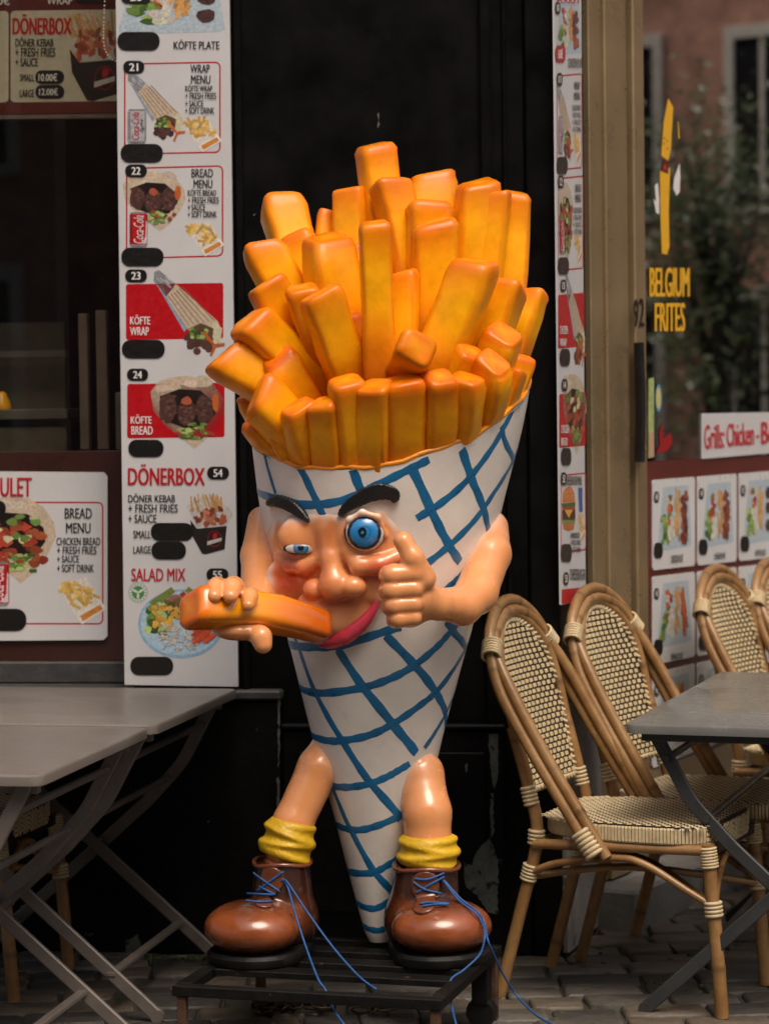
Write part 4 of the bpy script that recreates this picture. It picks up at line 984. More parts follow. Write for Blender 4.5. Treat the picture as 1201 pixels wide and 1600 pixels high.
# ---- arms with hands
def arm_mesh(f, lo, hi, name, label, base=None, extra=None):
    V, Q = surfnet(f, lo, hi, .0045); C = np.tile(SKIN*.98, (len(V), 1))
    if base is not None:
        k = (1-sstep(-.004, .022, cone_sd(V)))[:, None]*.35; C = C*(1-k)+CW*k
    if extra: C = extra(V, C)
    o = mk(name, V, Q, m_paint, statue, smooth=True, cols=C); tag(o, label); return o
M_ = MPP
ch = [at(764, 826, 6.06), at(764, 866, 5.98), at(744, 926, 5.88), at(722, 946, 5.82), at(682, 944, 5.745), at(655, 935, 5.72)]
fing = [(898, 604, 15.5), (922, 604, 16), (946, 607, 15), (967, 613, 13)]
def armR(P):
    D = s_chain(P, ch, [30*M_, 33*M_, 32*M_, 29*M_, 23*M_, 30*M_], .012)
    D = smin(D, s_ell(P, at(640, 932, 5.725), (34*M_, 30*M_, 46*M_)), .02)
    H = None
    for y, x, r in fing:
        q = s_chain(P, [at(646, y-2, 5.672), at(x+10, y, 5.672), at(x+4, y+1, 5.70), at(x+16, y+2, 5.735)], [r*M_*.95, r*M_, r*M_*.95, r*M_*.8], .006)
        H = q if H is None else smin(H, q, .004)
    D = smin(D, H, .007)
    D = smin(D, s_chain(P, [at(660, 904, 5.69), at(645, 872, 5.675), at(630, 846, 5.68)], [20*M_, 15.5*M_, 14.5*M_], .012), .009)
    return D
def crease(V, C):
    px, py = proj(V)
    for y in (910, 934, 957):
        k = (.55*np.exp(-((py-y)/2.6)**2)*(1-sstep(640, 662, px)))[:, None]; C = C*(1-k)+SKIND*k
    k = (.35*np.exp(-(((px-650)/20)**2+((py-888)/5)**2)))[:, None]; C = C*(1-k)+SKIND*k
    return C
arm_mesh(armR, (at(580, 900, 5.7).x, 5.58, at(600, 1010, 5.7).z), (at(812, 800, 6.1).x, 6.2, at(600, 775, 6.1).z), 'arm', 'bent arm with a thumbs up fist', True, crease)
chl = [at(410, 814, 6.11), at(404, 868, 6.05), at(404, 930, 5.95), at(398, 965, 5.84)]
def armL(P):
    D = s_chain(P, chl, [23*M_, 27*M_, 27*M_, 27*M_], .012)
    D = smin(D, s_ell(P, at(380, 966, 5.81), (42*M_, 34*M_, 28*M_)), .02)
    D = smin(D, s_ell(P, at(374, 984, 5.76), (40*M_, 36*M_, 16*M_)), .015)
    for x, y, r in ((338, 913, 14.5), (363, 913, 15.5), (391, 927, 12.5)):
        q = s_chain(P, [at(x+14, 950, 5.82), at(x+2, y+4, 5.765), at(x-1, y+6, 5.71), at(x-3, y+19, 5.672)], [r*M_, r*M_*.98, r*M_*.95, r*M_*.7], .008); D = smin(D, q, .006)
    D = smin(D, s_chain(P, [at(398, 985, 5.76), at(408, 995, 5.72), at(411, 1007, 5.715)], [17*M_, 15*M_, 13.5*M_], .01), .008)
    return D
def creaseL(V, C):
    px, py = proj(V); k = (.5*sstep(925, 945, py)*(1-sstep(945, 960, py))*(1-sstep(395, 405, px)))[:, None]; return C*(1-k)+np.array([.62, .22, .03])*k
arm_mesh(armL, (at(310, 900, 5.7).x, 5.60, at(400, 1035, 5.7).z), (at(446, 800, 6.1).x, 6.2, at(400, 775, 6.15).z), 'arm', 'arm with a hand gripping the fry in the mouth', True, creaseL)

# ---- fries
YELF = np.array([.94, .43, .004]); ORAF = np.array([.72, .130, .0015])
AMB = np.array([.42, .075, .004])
m_fry = mat('fry_paint', rough=.32, attr=True, var=.2, vscale=11, coat=.08, spec=.25, bump=.05, bscale=22)
def fry_geo(top, bot, w, d, roll=0.0, taper=.06, bend=0.0, orange=0.0, seed=0, e_=.34):
    rs = random.Random(seed); A = (top-bot); L = A.length; A.normalize(); N = Vector((0, -1, 0)); N = (N-A*N.dot(A)); 
    if N.length < .2: N = Vector((0, 0, 1)); N = N-A*N.dot(A)
    N.normalize(); N = Matrix.Rotation(roll, 3, A) @ N; B = A.cross(N).normalized()
    seg = 24; tl = [0, .02, .12, .3, .5, .7, .86, 1]; prof = [(t, 1) for t in tl]
    e = min(.35*min(w, d)/L, .3)
    rings = [(0, .9), (.03, 1)]+[(t, 1) for t in (.18, .36, .54, .72)]+[(1-e, 1), (1-e*.55, .975), (1-e*.2, .90), (1-e*.04, .78), (1.0, .60)]
    V = []; C = []
    wob = [rs.uniform(-.03, .03) for _ in range(40)]; tlt = (rs.uniform(-.25, .25), rs.uniform(-.25, .25))
    for i, (t, s) in enumerate(rings):
        q = 1+taper*(t-.5)+wob[i]*1.5; cen = bot+A*(L*t)+B*(bend*L*(t*(1-t)*4))
        for k in range(seg):
            a = 2*math.pi*(k+.5)/seg; ca, sa = math.cos(a), math.sin(a)
            x = math.copysign(abs(ca)**e_, ca); y = math.copysign(abs(sa)**e_, sa)
            tl_ = (tlt[0]*x+tlt[1]*y)*w*(.5 if t > .9 else 0)
            V.append(cen+B*(x*w/2*q*s)+N*(y*d/2*q*s)+A*tl_)
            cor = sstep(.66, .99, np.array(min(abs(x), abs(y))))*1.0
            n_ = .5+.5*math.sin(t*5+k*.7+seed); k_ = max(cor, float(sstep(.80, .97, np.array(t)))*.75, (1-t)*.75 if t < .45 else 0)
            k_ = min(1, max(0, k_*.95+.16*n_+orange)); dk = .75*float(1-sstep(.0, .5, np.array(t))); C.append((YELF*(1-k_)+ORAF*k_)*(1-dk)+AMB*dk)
    F = []; n = len(rings)
    for i in range(n-1):
        for k in range(seg): q = (k+1) % seg; F.append([i*seg+k, i*seg+q, (i+1)*seg+q, (i+1)*seg+k])
    F.append(list(range(seg))[::-1])
    c0 = len(V); V.append(sum((V[(n-1)*seg+k] for k in range(seg)), Vector())/seg); C.append(YELF*.55+ORAF*.45)
    for k in range(seg): F.append([(n-1)*seg+k, (n-1)*seg+(k+1) % seg, c0])
    return V, F, C
ZX = lambda x: 310+x*.4663
ZY = lambda y: 200+y*.4663
# tip x,y  base x,y  width  (enlarged photo units)   tip depth, base depth, roll, taper, bend, deep orange
FR_ = [
 (78, 768, 330, 920, 128, -.17, -.12, .35, .05, 0, 0), (200, 890, 345, 1050, 138, -.24, -.19, .5, .0, 0, .05),
 (335, 935, 345, 1130, 104, -.31, -.24, .45, 0, 0, .05), (420, 922, 432, 1140, 94, -.345, -.265, -.5, 0, 0, 0),
 (496, 850, 524, 1150, 104, -.355, -.275, .35, -.05, 0, .05), (592, 866, 582, 1150, 100, -.375, -.28, -.45, 0, 0, .02),
 (690, 848, 696, 1140, 122, -.365, -.28, .22, -.04, 0, .1), (808, 838, 802, 1120, 100, -.37, -.275, .5, 0, .03, .12),
 (896, 842, 918, 1070, 104, -.335, -.26, -.45, 0, .02, .02), (985, 785, 1010, 1000, 104, -.29, -.21, -.5, 0, .04, .02),
 (1022, 690, 1050, 890, 116, -.20, -.16, -.4, 0, -.05, .02), (915, 755, 860, 900, 104, -.26, -.22, .5, 0, 0, .06),
 (168, 648, 420, 920, 128, -.17, -.10, .45, .05, .03, 0), (226, 522, 350, 760, 124, -.10, -.05, .3, .05, 0, 0),
 (150, 660, 210, 780, 62, -.12, -.05, 0, 0, 0, 0), (408, 556, 520, 880, 122, -.26, -.18, .28, .05, 0, 0),
 (345, 540, 430, 800, 104, -.17, -.1, .1, 0, 0, 0), (212, 400, 340, 640, 128, .02, .02, .25, .05, 0, .04),
 (330, 366, 400, 620, 116, .08, .05, -.2, 0, 0, 0), (432, 372, 480, 760, 148, -.06, -.06, .45, 0, 0, .02),
 (590, 322, 606, 830, 92, -.26, -.24, .12, -.06, 0, 0), (690, 486, 690, 840, 80, -.17, -.2, -.3, 0, 0, 0),
 (730, 735, 690, 810, 112, -.40, -.22, .1, 0, 0, 0), (928, 452, 760, 860, 140, -.22, -.20, -.35, .0, .02, 0),
 (793, 318, 792, 760, 140, -.10, -.10, .1, 0, 0, 0), (772, 258, 772, 600, 140, -.02, -.04, .2, 0, 0, .04),
 (783, 158, 775, 560, 150, .16, .1, .1, 0, 0, 0), (938, 188, 900, 640, 128, .02, .0, .3, .0, 0, 0),
 (1006, 222, 960, 640, 78, .0, -.02, -.3, 0, 0, .05), (1058, 222, 1020, 700, 100, .08, .03, -.1, 0, .02, 0),
 (640, 190, 710, 640, 120, .02, -.02, .4, 0, .04, .04), (592, 62, 640, 480, 122, .12, .08, .35, 0, 0, 0),
 (510, 208, 520, 560, 106, .10, .06, -.35, 0, 0, .02), (432, 284, 410, 520, 60, .14, .1, .2, 0, 0, .05),
 (278, 250, 360, 560, 134, .16, .1, .3, .04, 0, 0), (1030, 535, 1075, 900, 128, -.10, -.17, -.4, 0, -.07, 0),
 (1118, 556, 1070, 740, 96, .04, .02, -.5, 0, 0, .04), (545, 400, 560, 640, 60, .04, .0, .2, 0, 0, .1),
 (915, 640, 900, 850, 110, -.04, -.1, .2, 0, 0, .2), (560, 470, 570, 800, 90, .0, -.1, .1, 0, 0, .25), (640, 560, 640, 860, 110, -.06, -.14, 0, 0, 0, .25),
 (480, 640, 520, 900, 120, -.12, -.14, .3, 0, 0, .2), (260, 760, 380, 960, 110, -.18, -.14, .2, 0, 0, .2), (860, 560, 850, 820, 110, -.02, -.1, 0, 0, 0, .2),
 (1082, 770, 1078, 930, 92, -.07, -.08, .2, 0, 0, .1), (1046, 815, 1050, 970, 96, -.16, -.14, -.3, 0, 0, .08), (205, 985, 275, 1110, 112, -.16, -.15, .3, 0, 0, .15), (260, 970, 300, 1110, 90, -.22, -.2, .1, 0, 0, .1), (180, 900, 230, 1040, 100, -.06, -.06, .2, 0, 0, .15), (960, 860, 965, 1020, 96, -.24, -.2, .2, 0, 0, .12)]
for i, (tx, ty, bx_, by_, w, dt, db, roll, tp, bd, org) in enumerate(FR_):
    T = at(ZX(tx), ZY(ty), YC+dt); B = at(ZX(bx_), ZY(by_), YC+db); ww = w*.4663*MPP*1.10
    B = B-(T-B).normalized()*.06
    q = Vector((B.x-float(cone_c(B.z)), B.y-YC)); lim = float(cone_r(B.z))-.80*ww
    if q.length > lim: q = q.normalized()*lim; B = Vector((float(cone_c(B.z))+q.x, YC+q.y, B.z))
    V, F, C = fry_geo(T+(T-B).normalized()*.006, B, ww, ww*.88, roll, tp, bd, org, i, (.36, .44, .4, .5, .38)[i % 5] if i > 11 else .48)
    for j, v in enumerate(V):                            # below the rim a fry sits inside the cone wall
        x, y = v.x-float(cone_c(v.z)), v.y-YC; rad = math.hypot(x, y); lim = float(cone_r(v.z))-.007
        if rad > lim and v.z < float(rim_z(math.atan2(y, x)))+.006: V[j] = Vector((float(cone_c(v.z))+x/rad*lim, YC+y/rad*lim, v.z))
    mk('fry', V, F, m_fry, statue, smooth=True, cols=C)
# bed of fries inside the rim and its overflowing lip
V = [tuple((float(cone_c(1.5)), YC, 1.60))]; F = []; C = [ORAF*.6]; NR = 14
for i in range(1, NR+1):
    q = i/NR
    for k in range(64):
        th = 2*math.pi*k/64; z = rim_z(th); r = float(cone_r(z))*.985*q; zz_ = 1.548+(float(z)-1.548)*q+.05*(1-q*q)-.02+.012*math.sin(7*th+5*q)*math.sin(9*q)
        V.append((float(cone_c(z))+r*math.cos(th), YC+r*math.sin(th), zz_)); C.append(ORAF*(.5+.3*q))
for k in range(64): F.append([0, 1+k, 1+(k+1) % 64])
for i in range(NR-1):
    for k in range(64): F.append([1+i*64+k, 1+(i+1)*64+k, 1+(i+1)*64+(k+1) % 64, 1+i*64+(k+1) % 64])
mk('fries_bed', V, F, m_paint, statue, smooth=True, cols=C)
pts = []
for k in range(96):
    th = 2*math.pi*k/96; z = float(rim_z(th))+.003; r = float(cone_r(z))-.004; pts.append((float(cone_c(z))+r*math.cos(th), YC+r*math.sin(th), z+.003*math.sin(th*9)+.002*math.sin(th*23)))
V, F = tube_geo(pts, .0065, 8, closed=True); mk('rim', V, F, m_paint, statue, smooth=True, cols=[YELF*.5+ORAF*.5]*len(V))
# the fry in the mouth
V, F, C = fry_geo(at(295, 950, 5.69), at(508, 982, 5.83), 53*M_, 58*M_, .50, .28, .05, .02, 77, .46)
f_ = mk('mouth_fry', V, F, m_paint, statue, smooth=True, cols=[np.array(c)*np.array([1, .86, .6]) for c in C]); tag(f_, 'big orange fry held to the mouth')

# ---- legs, socks, boots
LEGS = [([(528, 1140, 6.10), (498, 1200, 6.05), (458, 1285, 6.01), (447, 1335, 6.0)], [24, 33, 31, 31]),
        ([(630, 1165, 6.10), (655, 1210, 6.03), (667, 1270, 5.985), (669, 1345, 5.98)], [28, 37, 37, 36])]
for pts, rs in LEGS:
    P0 = [at(*q) for q in pts]; R0 = [r*M_ for r in rs]; A = np.array([tuple(q) for q in P0])
    V, Q = surfnet(lambda P: s_chain(P, P0, R0, .012), A.min(0)-.075, A.max(0)+.075, .006)
    k = (1-sstep(-.002, .02, cone_sd(V)))[:, None]*.22; C = SKIN*(1-k)+CW*k
    mk('leg', V, Q, m_paint, statue, smooth=True, cols=C)
for ax_ in ([(457, 1290, 6.005, 37), (452, 1303, 6.0, 42), (448, 1318, 6.0, 43), (445, 1333, 6.0, 42)], [(670, 1312, 5.98, 44), (670, 1322, 5.98, 47), (669, 1334, 5.98, 48), (668, 1345, 5.98, 46)]):
    P0 = [at(x, y, Y) for x, y, Y, r in ax_]; ax = (P0[-1]-P0[0]).normalized(); R0 = [q[3]*M_ for q in ax_]
    Rm = ax.to_track_quat('Z', 'Y').to_matrix()
    def fs(P):
        D = None
        for i, c in enumerate(P0):
            tl = Matrix.Rotation((-.1, .12, -.14, .08)[i], 3, 'Y') @ Rm
            q = s_ell(P, c, (R0[i], R0[i], 11*M_), tl); D = q if D is None else smin(D, q, .014)
        core = s_cap(P, P0[0], P0[-1], R0[0]*.93, R0[-1]*.93); core = np.maximum(core, np.abs((P-np.array((P0[0]+P0[-1])/2)) @ np.array(ax))-(P0[-1]-P0[0]).length/2-.008)
        return smin(D, core, .008)+.0006*np.sin(np.arctan2(P[:, 1]-P0[0].y, P[:, 0]-P0[0].x)*60)
    A = np.array([tuple(q) for q in P0]); V, Q = surfnet(fs, A.min(0)-.09, A.max(0)+.09, .0045); mk('sock', V, Q, m_sock, statue, smooth=True)
def boot(shaft, toe, heel, name_label, lacepts, seed):
    S = [at(*q[:3]) for q in shaft]; SR = [q[3]*M_ for q in shaft]; T = at(*toe[:3]); H = at(*heel[:3]); T.z = .208+toe[5]*M_*.88
    dr = Vector((T.x-H.x, T.y-H.y, 0)).normalized(); Rm = Matrix(((dr.x, -dr.y, 0), (dr.y, dr.x, 0), (0, 0, 1)))
    H.z = .208+.052
    def f(P):
        D = s_chain(P, S, SR, .01)
        D = smin(D, s_ell(P, H, (heel[3]*M_, heel[3]*M_*.92, heel[3]*M_*.95)), .04)
        mid = (T+H)/2; mid.z = T.z-.005
        D = smin(D, s_ell(P, mid, ((T-H).length*.55, toe[4]*M_*.86, toe[5]*M_*.85)), .03)
        D = smin(D, s_ell(P, T, (toe[3]*M_, toe[4]*M_, toe[5]*M_), Rm), .018)
        D = np.maximum(D, .203-P[:, 2])
        topc = S[0]; return np.maximum(D, P[:, 2]-(topc.z+.004*np.sin(P[:, 0]*120)))
    A = np.array([tuple(q) for q in (*S, T, H)]); V, Q = surfnet(f, A.min(0)-.15, A.max(0)+.15, .005)
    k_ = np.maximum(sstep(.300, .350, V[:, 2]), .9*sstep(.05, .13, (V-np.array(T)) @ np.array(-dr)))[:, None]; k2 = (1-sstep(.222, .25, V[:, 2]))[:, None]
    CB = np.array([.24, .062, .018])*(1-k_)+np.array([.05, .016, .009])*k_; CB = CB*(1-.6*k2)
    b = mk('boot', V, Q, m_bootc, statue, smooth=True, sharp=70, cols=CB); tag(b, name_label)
    # sole: footprint hull of heel and toe
    ring = []
    for k in range(48):
        a = 2*math.pi*k/48; u = Vector((math.cos(a), math.sin(a), 0)); best = max(((dr*(toe[3]*M_*1.02)*math.cos(a2)+Vector((-dr.y, dr.x, 0))*(toe[4]*M_*1.02)*math.sin(a2)+T) for a2 in [j*.13 for j in range(49)]), key=lambda p: p.dot(u))
        b2 = H+u*heel[3]*M_*.98; q = best if best.dot(u) > b2.dot(u) else b2; ring.append((q.x, q.y))
    V = []; F = []
    for z, s in ((.1855, .93), (.190, .95), (.206, .95), (.214, .90)):
        for x, y in ring: V.append((T.x*.5+H.x*.5+(x-(T.x+H.x)*.5)*s, (T.y+H.y)*.5+(y-(T.y+H.y)*.5)*s, z))
    for i in range(3):
        for k in range(48): q = (k+1) % 48; F.append([i*48+k, i*48+q, (i+1)*48+q, (i+1)*48+k])
    F.append(list(range(48))[::-1]); F.append([144+k for k in range(48)]); mk('sole', V, F, m_sole, b, smooth=True, sharp=40)
    cu = catmull([S[0]+Vector((SR[0]*1.02*math.cos(a), SR[0]*1.02*math.sin(a), .004*math.sin(3*a)-.004)) for a in [k*2*math.pi/16 for k in range(16)]], 3, True)
    V, F = tube_geo(cu, .006, 7, closed=True); mk('collar', V, F, m_boot, b, smooth=True)
    for i, pl in enumerate(lacepts):
        P0 = [at(x, y, Y) for x, y, Y in pl]
        for q in P0:
            pass
        V, F = tube_geo(catmull(P0, 6), .0026, 6); mk('lace', V, F, m_lace, b, smooth=True)
    return b, f
def surf(px, py, f, y0=5.6, y1=6.1, off=.004):
    c = Vector((0, 0, CAMZ)); d = ray(px, py); d = d/d.y
    Y = np.linspace(y0, y1, 240); P = np.array([tuple(c+d*y) for y in Y]); v = f(P); i = np.argmax(v < off)
    return Y[i] if v[i] < off else None
shL = [(441, 1344, 6.0, 43), (441, 1385, 6.005, 45), (444, 1430, 6.01, 48)]; shR = [(666, 1350, 5.98, 49), (664, 1392, 5.985, 50), (660, 1435, 5.99, 51)]
bl, fL_ = boot(shL, (394, 1450, 5.92, 70, 75, 42), (446, 1462, 6.03, 48), 'left brown boot with a round toe', [], 1)
br, fR_ = boot(shR, (690, 1452, 5.90, 70, 78, 42), (652, 1462, 6.01, 50), 'right brown boot with a round toe', [], 2)
def tongue(pts, rs, f, b):
    P0 = [at(x, y, surf(x, y, f) or 5.9) for x, y in pts]; A = np.array([tuple(q) for q in P0])
    g = lambda P: np.maximum(s_chain(P, P0, [r*M_ for r in rs], .01), f(P)-.0065); V, Q = surfnet(g, A.min(0)-.04, A.max(0)+.04, .0035); mk('tongue', V, Q, m_boot, b, smooth=True)
tongue([(432, 1345), (425, 1375), (412, 1412)], [20, 17, 13], fL_, bl); tongue([(664, 1350), (664, 1385), (662, 1418)], [24, 20, 16], fR_, br)
def lace(pts, b, f, hang=None):
    P0 = []
    for x, y in pts:
        Y = surf(x, y, f, off=.010); P0.append(at(x, y, Y if Y else 5.86))
    if hang: P0 += [at(*q) for q in hang]
    V, F = tube_geo(catmull(P0, 6), .0027, 6); mk('lace', V, F, m_lace, b, smooth=True)
for pts in ([(396, 1364), (415, 1378), (437, 1393)], [(443, 1362), (425, 1375), (402, 1392)], [(386, 1396), (405, 1397), (427, 1398)], [(384, 1407), (405, 1409), (425, 1408)], [(405, 1385), (418, 1392), (430, 1398)]): lace(pts, bl, fL_)
lace([(440, 1375), (449, 1385)], bl, fL_, [(462, 1430, 5.86), (478, 1480, 5.80), (497, 1530, 5.66), (508, 1546, 5.64), (520, 1575, 5.60), (538, 1602, 5.5)])
lace([(442, 1374), (450, 1380)], bl, fL_, [(480, 1425, 5.88), (520, 1480, 5.82), (560, 1525, 5.74), (588, 1546, 5.69)])
for pts in ([(648, 1373), (668, 1374), (694, 1364)], [(645, 1378), (664, 1390), (690, 1396)], [(694, 1370), (672, 1382), (650, 1395)], [(655, 1412), (675, 1410), (702, 1412)], [(660, 1416), (680, 1413), (700, 1413)]): lace(pts, br, fR_)
lace([(692, 1375), (715, 1405), (740, 1425), (752, 1440)], br, fR_, [(757, 1460, 5.74), (750, 1490, 5.72), (725, 1515, 5.70), (703, 1533, 5.68), (705, 1570, 5.60), (712, 1600, 5.5)])
lace([(694, 1376), (720, 1405), (745, 1424), (756, 1442)], br, fR_, [(762, 1470, 5.76), (775, 1500, 5.8), (790, 1530, 5.85), (812, 1562, 5.86), (840, 1588, 5.6), (866, 1602, 5.5)])
# rod under the tip
a = at(592, 1468, YC); V, F = tube_geo([(a.x, YC, .186), (a.x, YC, a.z+.02)], .008, 8); mk('support_rod', V, F, m_sole, statue, smooth=True)

# ================================================================== STAND
m_iron = mat('black_iron', (.005, .0045, .004), .55, spec=.2, var=.4, vscale=20, bump=.2, bscale=60, speck=(.06, .03, .015), speck_scale=35, speck_th=.68)
m_rust = mat('rusty_leg', (.07, .03, .014), .75, var=.45, vscale=25, bump=.3)
fr_ = gnd(690, 1563, .185); ang_ = math.radians(-16)
stand = empty('statue_stand', (fr_.x, fr_.y, 0), ang_); tag(stand, 'low black iron stand under the statue, legs rusty', 'stand')
Wd, Dp = .655, .60
def lb_(name, lo, hi, m, bev=.002): V, F = box_geo(lo, hi, None, bev); return mk(name, V, F, m, stand, local=True)
lb_('front_rail', (-Wd, 0, .160), (0, .03, .185), m_iron); lb_('back_rail', (-Wd, Dp-.03, .160), (0, Dp, .185), m_iron)
lb_('side_rail', (-.035, .0352, .1602), (0, Dp-.0352, .1848), m_iron); lb_('side_rail', (-Wd, .0352, .1602), (-Wd+.035, Dp-.0352, .1848), m_iron)
for i, y in enumerate((.19, .31, .44)): lb_('cross_bar', (-Wd+.036, y, .168), (-.036, y+.06, .184), m_iron)
for x, y in ((-.02, .018), (-Wd+.02, .018), (-.02, Dp-.018), (-Wd+.02, Dp-.018)): lb_('leg', (x-.011, y-.011, 0), (x+.011, y+.011, .1598), m_rust)
V, F = lathe_geo([(.012, -.02), (.034, -.02), (.038, -.012), (.038, .012), (.034, .02), (.012, .02)], 20); V = [(v[0]*1-.03, v[2]+Dp-.10, v[1]+.038) for v in V]; mk('caster', V, F, m_sole, stand, smooth=True, local=True, sharp=40)
lb_('caster_bracket', (-.05, Dp-.125, .06), (-.01, Dp-.075, .1599), m_iron)
# chain lying under the stand
G = Geo(); rs = random.Random(4); t0 = gnd(400, 1578); t1 = gnd(610, 1585)
for i in range(46):
    t = rs.random(); c = t0.lerp(t1, t)+Vector((0, rs.uniform(-.05, .08), .008+rs.uniform(0, .018))); a = rs.uniform(0, 6.28); tl = rs.uniform(-1, 1)
    Mx = Matrix.Translation(c) @ Matrix.Rotation(a, 4, 'Z') @ Matrix.Rotation(tl, 4, 'X')
    P0 = [Mx @ Vector((.019*math.cos(q)*1.3, .012*math.sin(q), 0)) for q in [k*2*math.pi/12 for k in range(12)]]
    G.add(*tube_geo(P0, .0033, 5, closed=True))
m_chain = mat('old_chain', (.09, .06, .04), .5, metal=.6, var=.4)
tag(G.mk('chain', m_chain, None, smooth=True), 'heap of rusty chain on the paving under the stand', 'chain')
# ================================================================== CHAIRS
m_cane = mat('rattan_cane', rough=.36, attr=True, var=.22, vscale=30, coat=.15, bump=.06, bscale=70)
m_wrap = mat('cream_wrap', (.56, .44, .26), .5, var=.15, vscale=60)
m_strand = mat('woven_strand', (.60, .475, .275), .42, var=.16, vscale=40)
m_wdark = mat('woven_dark', (.022, .012, .007), .6, var=.3)
CANE = np.array([.245, .125, .042]); CANEP = np.array([.37, .215, .085]); NODE = np.array([.05, .02, .008])
def cane(pts, r, n=6, seed=0, r1=None):
    rs = random.Random(seed); P = catmull(pts, n); N = len(P); L = [0]
    for i in range(1, N): L.append(L[-1]+(P[i]-P[i-1]).length)
    # resample every 12 mm so that the growth rings can be coloured
    M = max(4, int(L[-1]/.012)); Q = []; j = 0
    for i in range(M+1):
        s = L[-1]*i/M
        while j < N-2 and L[j+1] < s: j += 1
        d = L[j+1]-L[j]; Q.append(P[j].lerp(P[j+1], (s-L[j])/d if d > 0 else 0))
    node = {rs.randint(3, max(4, M-3)) for _ in range(max(1, int(L[-1]/.28)))}
    R = [(r+((r1 or r)-r)*i/M)*(1.07 if i in node else 1) for i in range(M+1)]; V, F = tube_geo(Q, R, 10)
    C = []
    for i in range(M+1):
        t = .5+.5*math.sin(i*.21+seed); c = CANE*(1-t*.45)+CANEP*(t*.45)
        if i in node: c = c*.45+NODE*.55
        C += [c]*10
    return V, F, C
def wraps(a, b, r, n):
    G = Geo(); a = Vector(a); b = Vector(b); d = (b-a).normalized(); u = d.orthogonal().normalized(); v = d.cross(u)
    for i in range(n):
        c = a.lerp(b, i/max(n-1, 1)); P = [c+(u*math.cos(q)+v*math.sin(q))*r for q in [k*2*math.pi/14 for k in range(14)]]
        G.add(*tube_geo(P, (b-a).length/max(n-1, 1)*.52, 5, closed=True))
    return G
def pad(c, ex, ey, n, lx, ly, h):
    V = []
    for s, k in ((1, 0), (.78, 1)):
        for x, y in ((-1, -1), (1, -1), (1, 1), (-1, 1)): V.append(c+ex*(x*lx/2*s)+ey*(y*ly/2*s)+n*(h*k))
    return V, [[4, 5, 6, 7], [0, 1, 5, 4], [1, 2, 6, 5], [2, 3, 7, 6], [3, 0, 4, 7]]
def back_pt(y, z):                                       # the plane of the back, leaning backwards
    t = (z-.46)/.5; return Vector((-.208-.118*t-.02*(1-(y/.2)**2)*min(1, max(0, t)), y, z))
def half_w(z):                                           # half width of the back at height z (arched top)
    if z < .78: return .155+.03*(z-.46)/.32
    t = (z-.78)/.185; return .185*math.sqrt(max(0, 1-t*t))
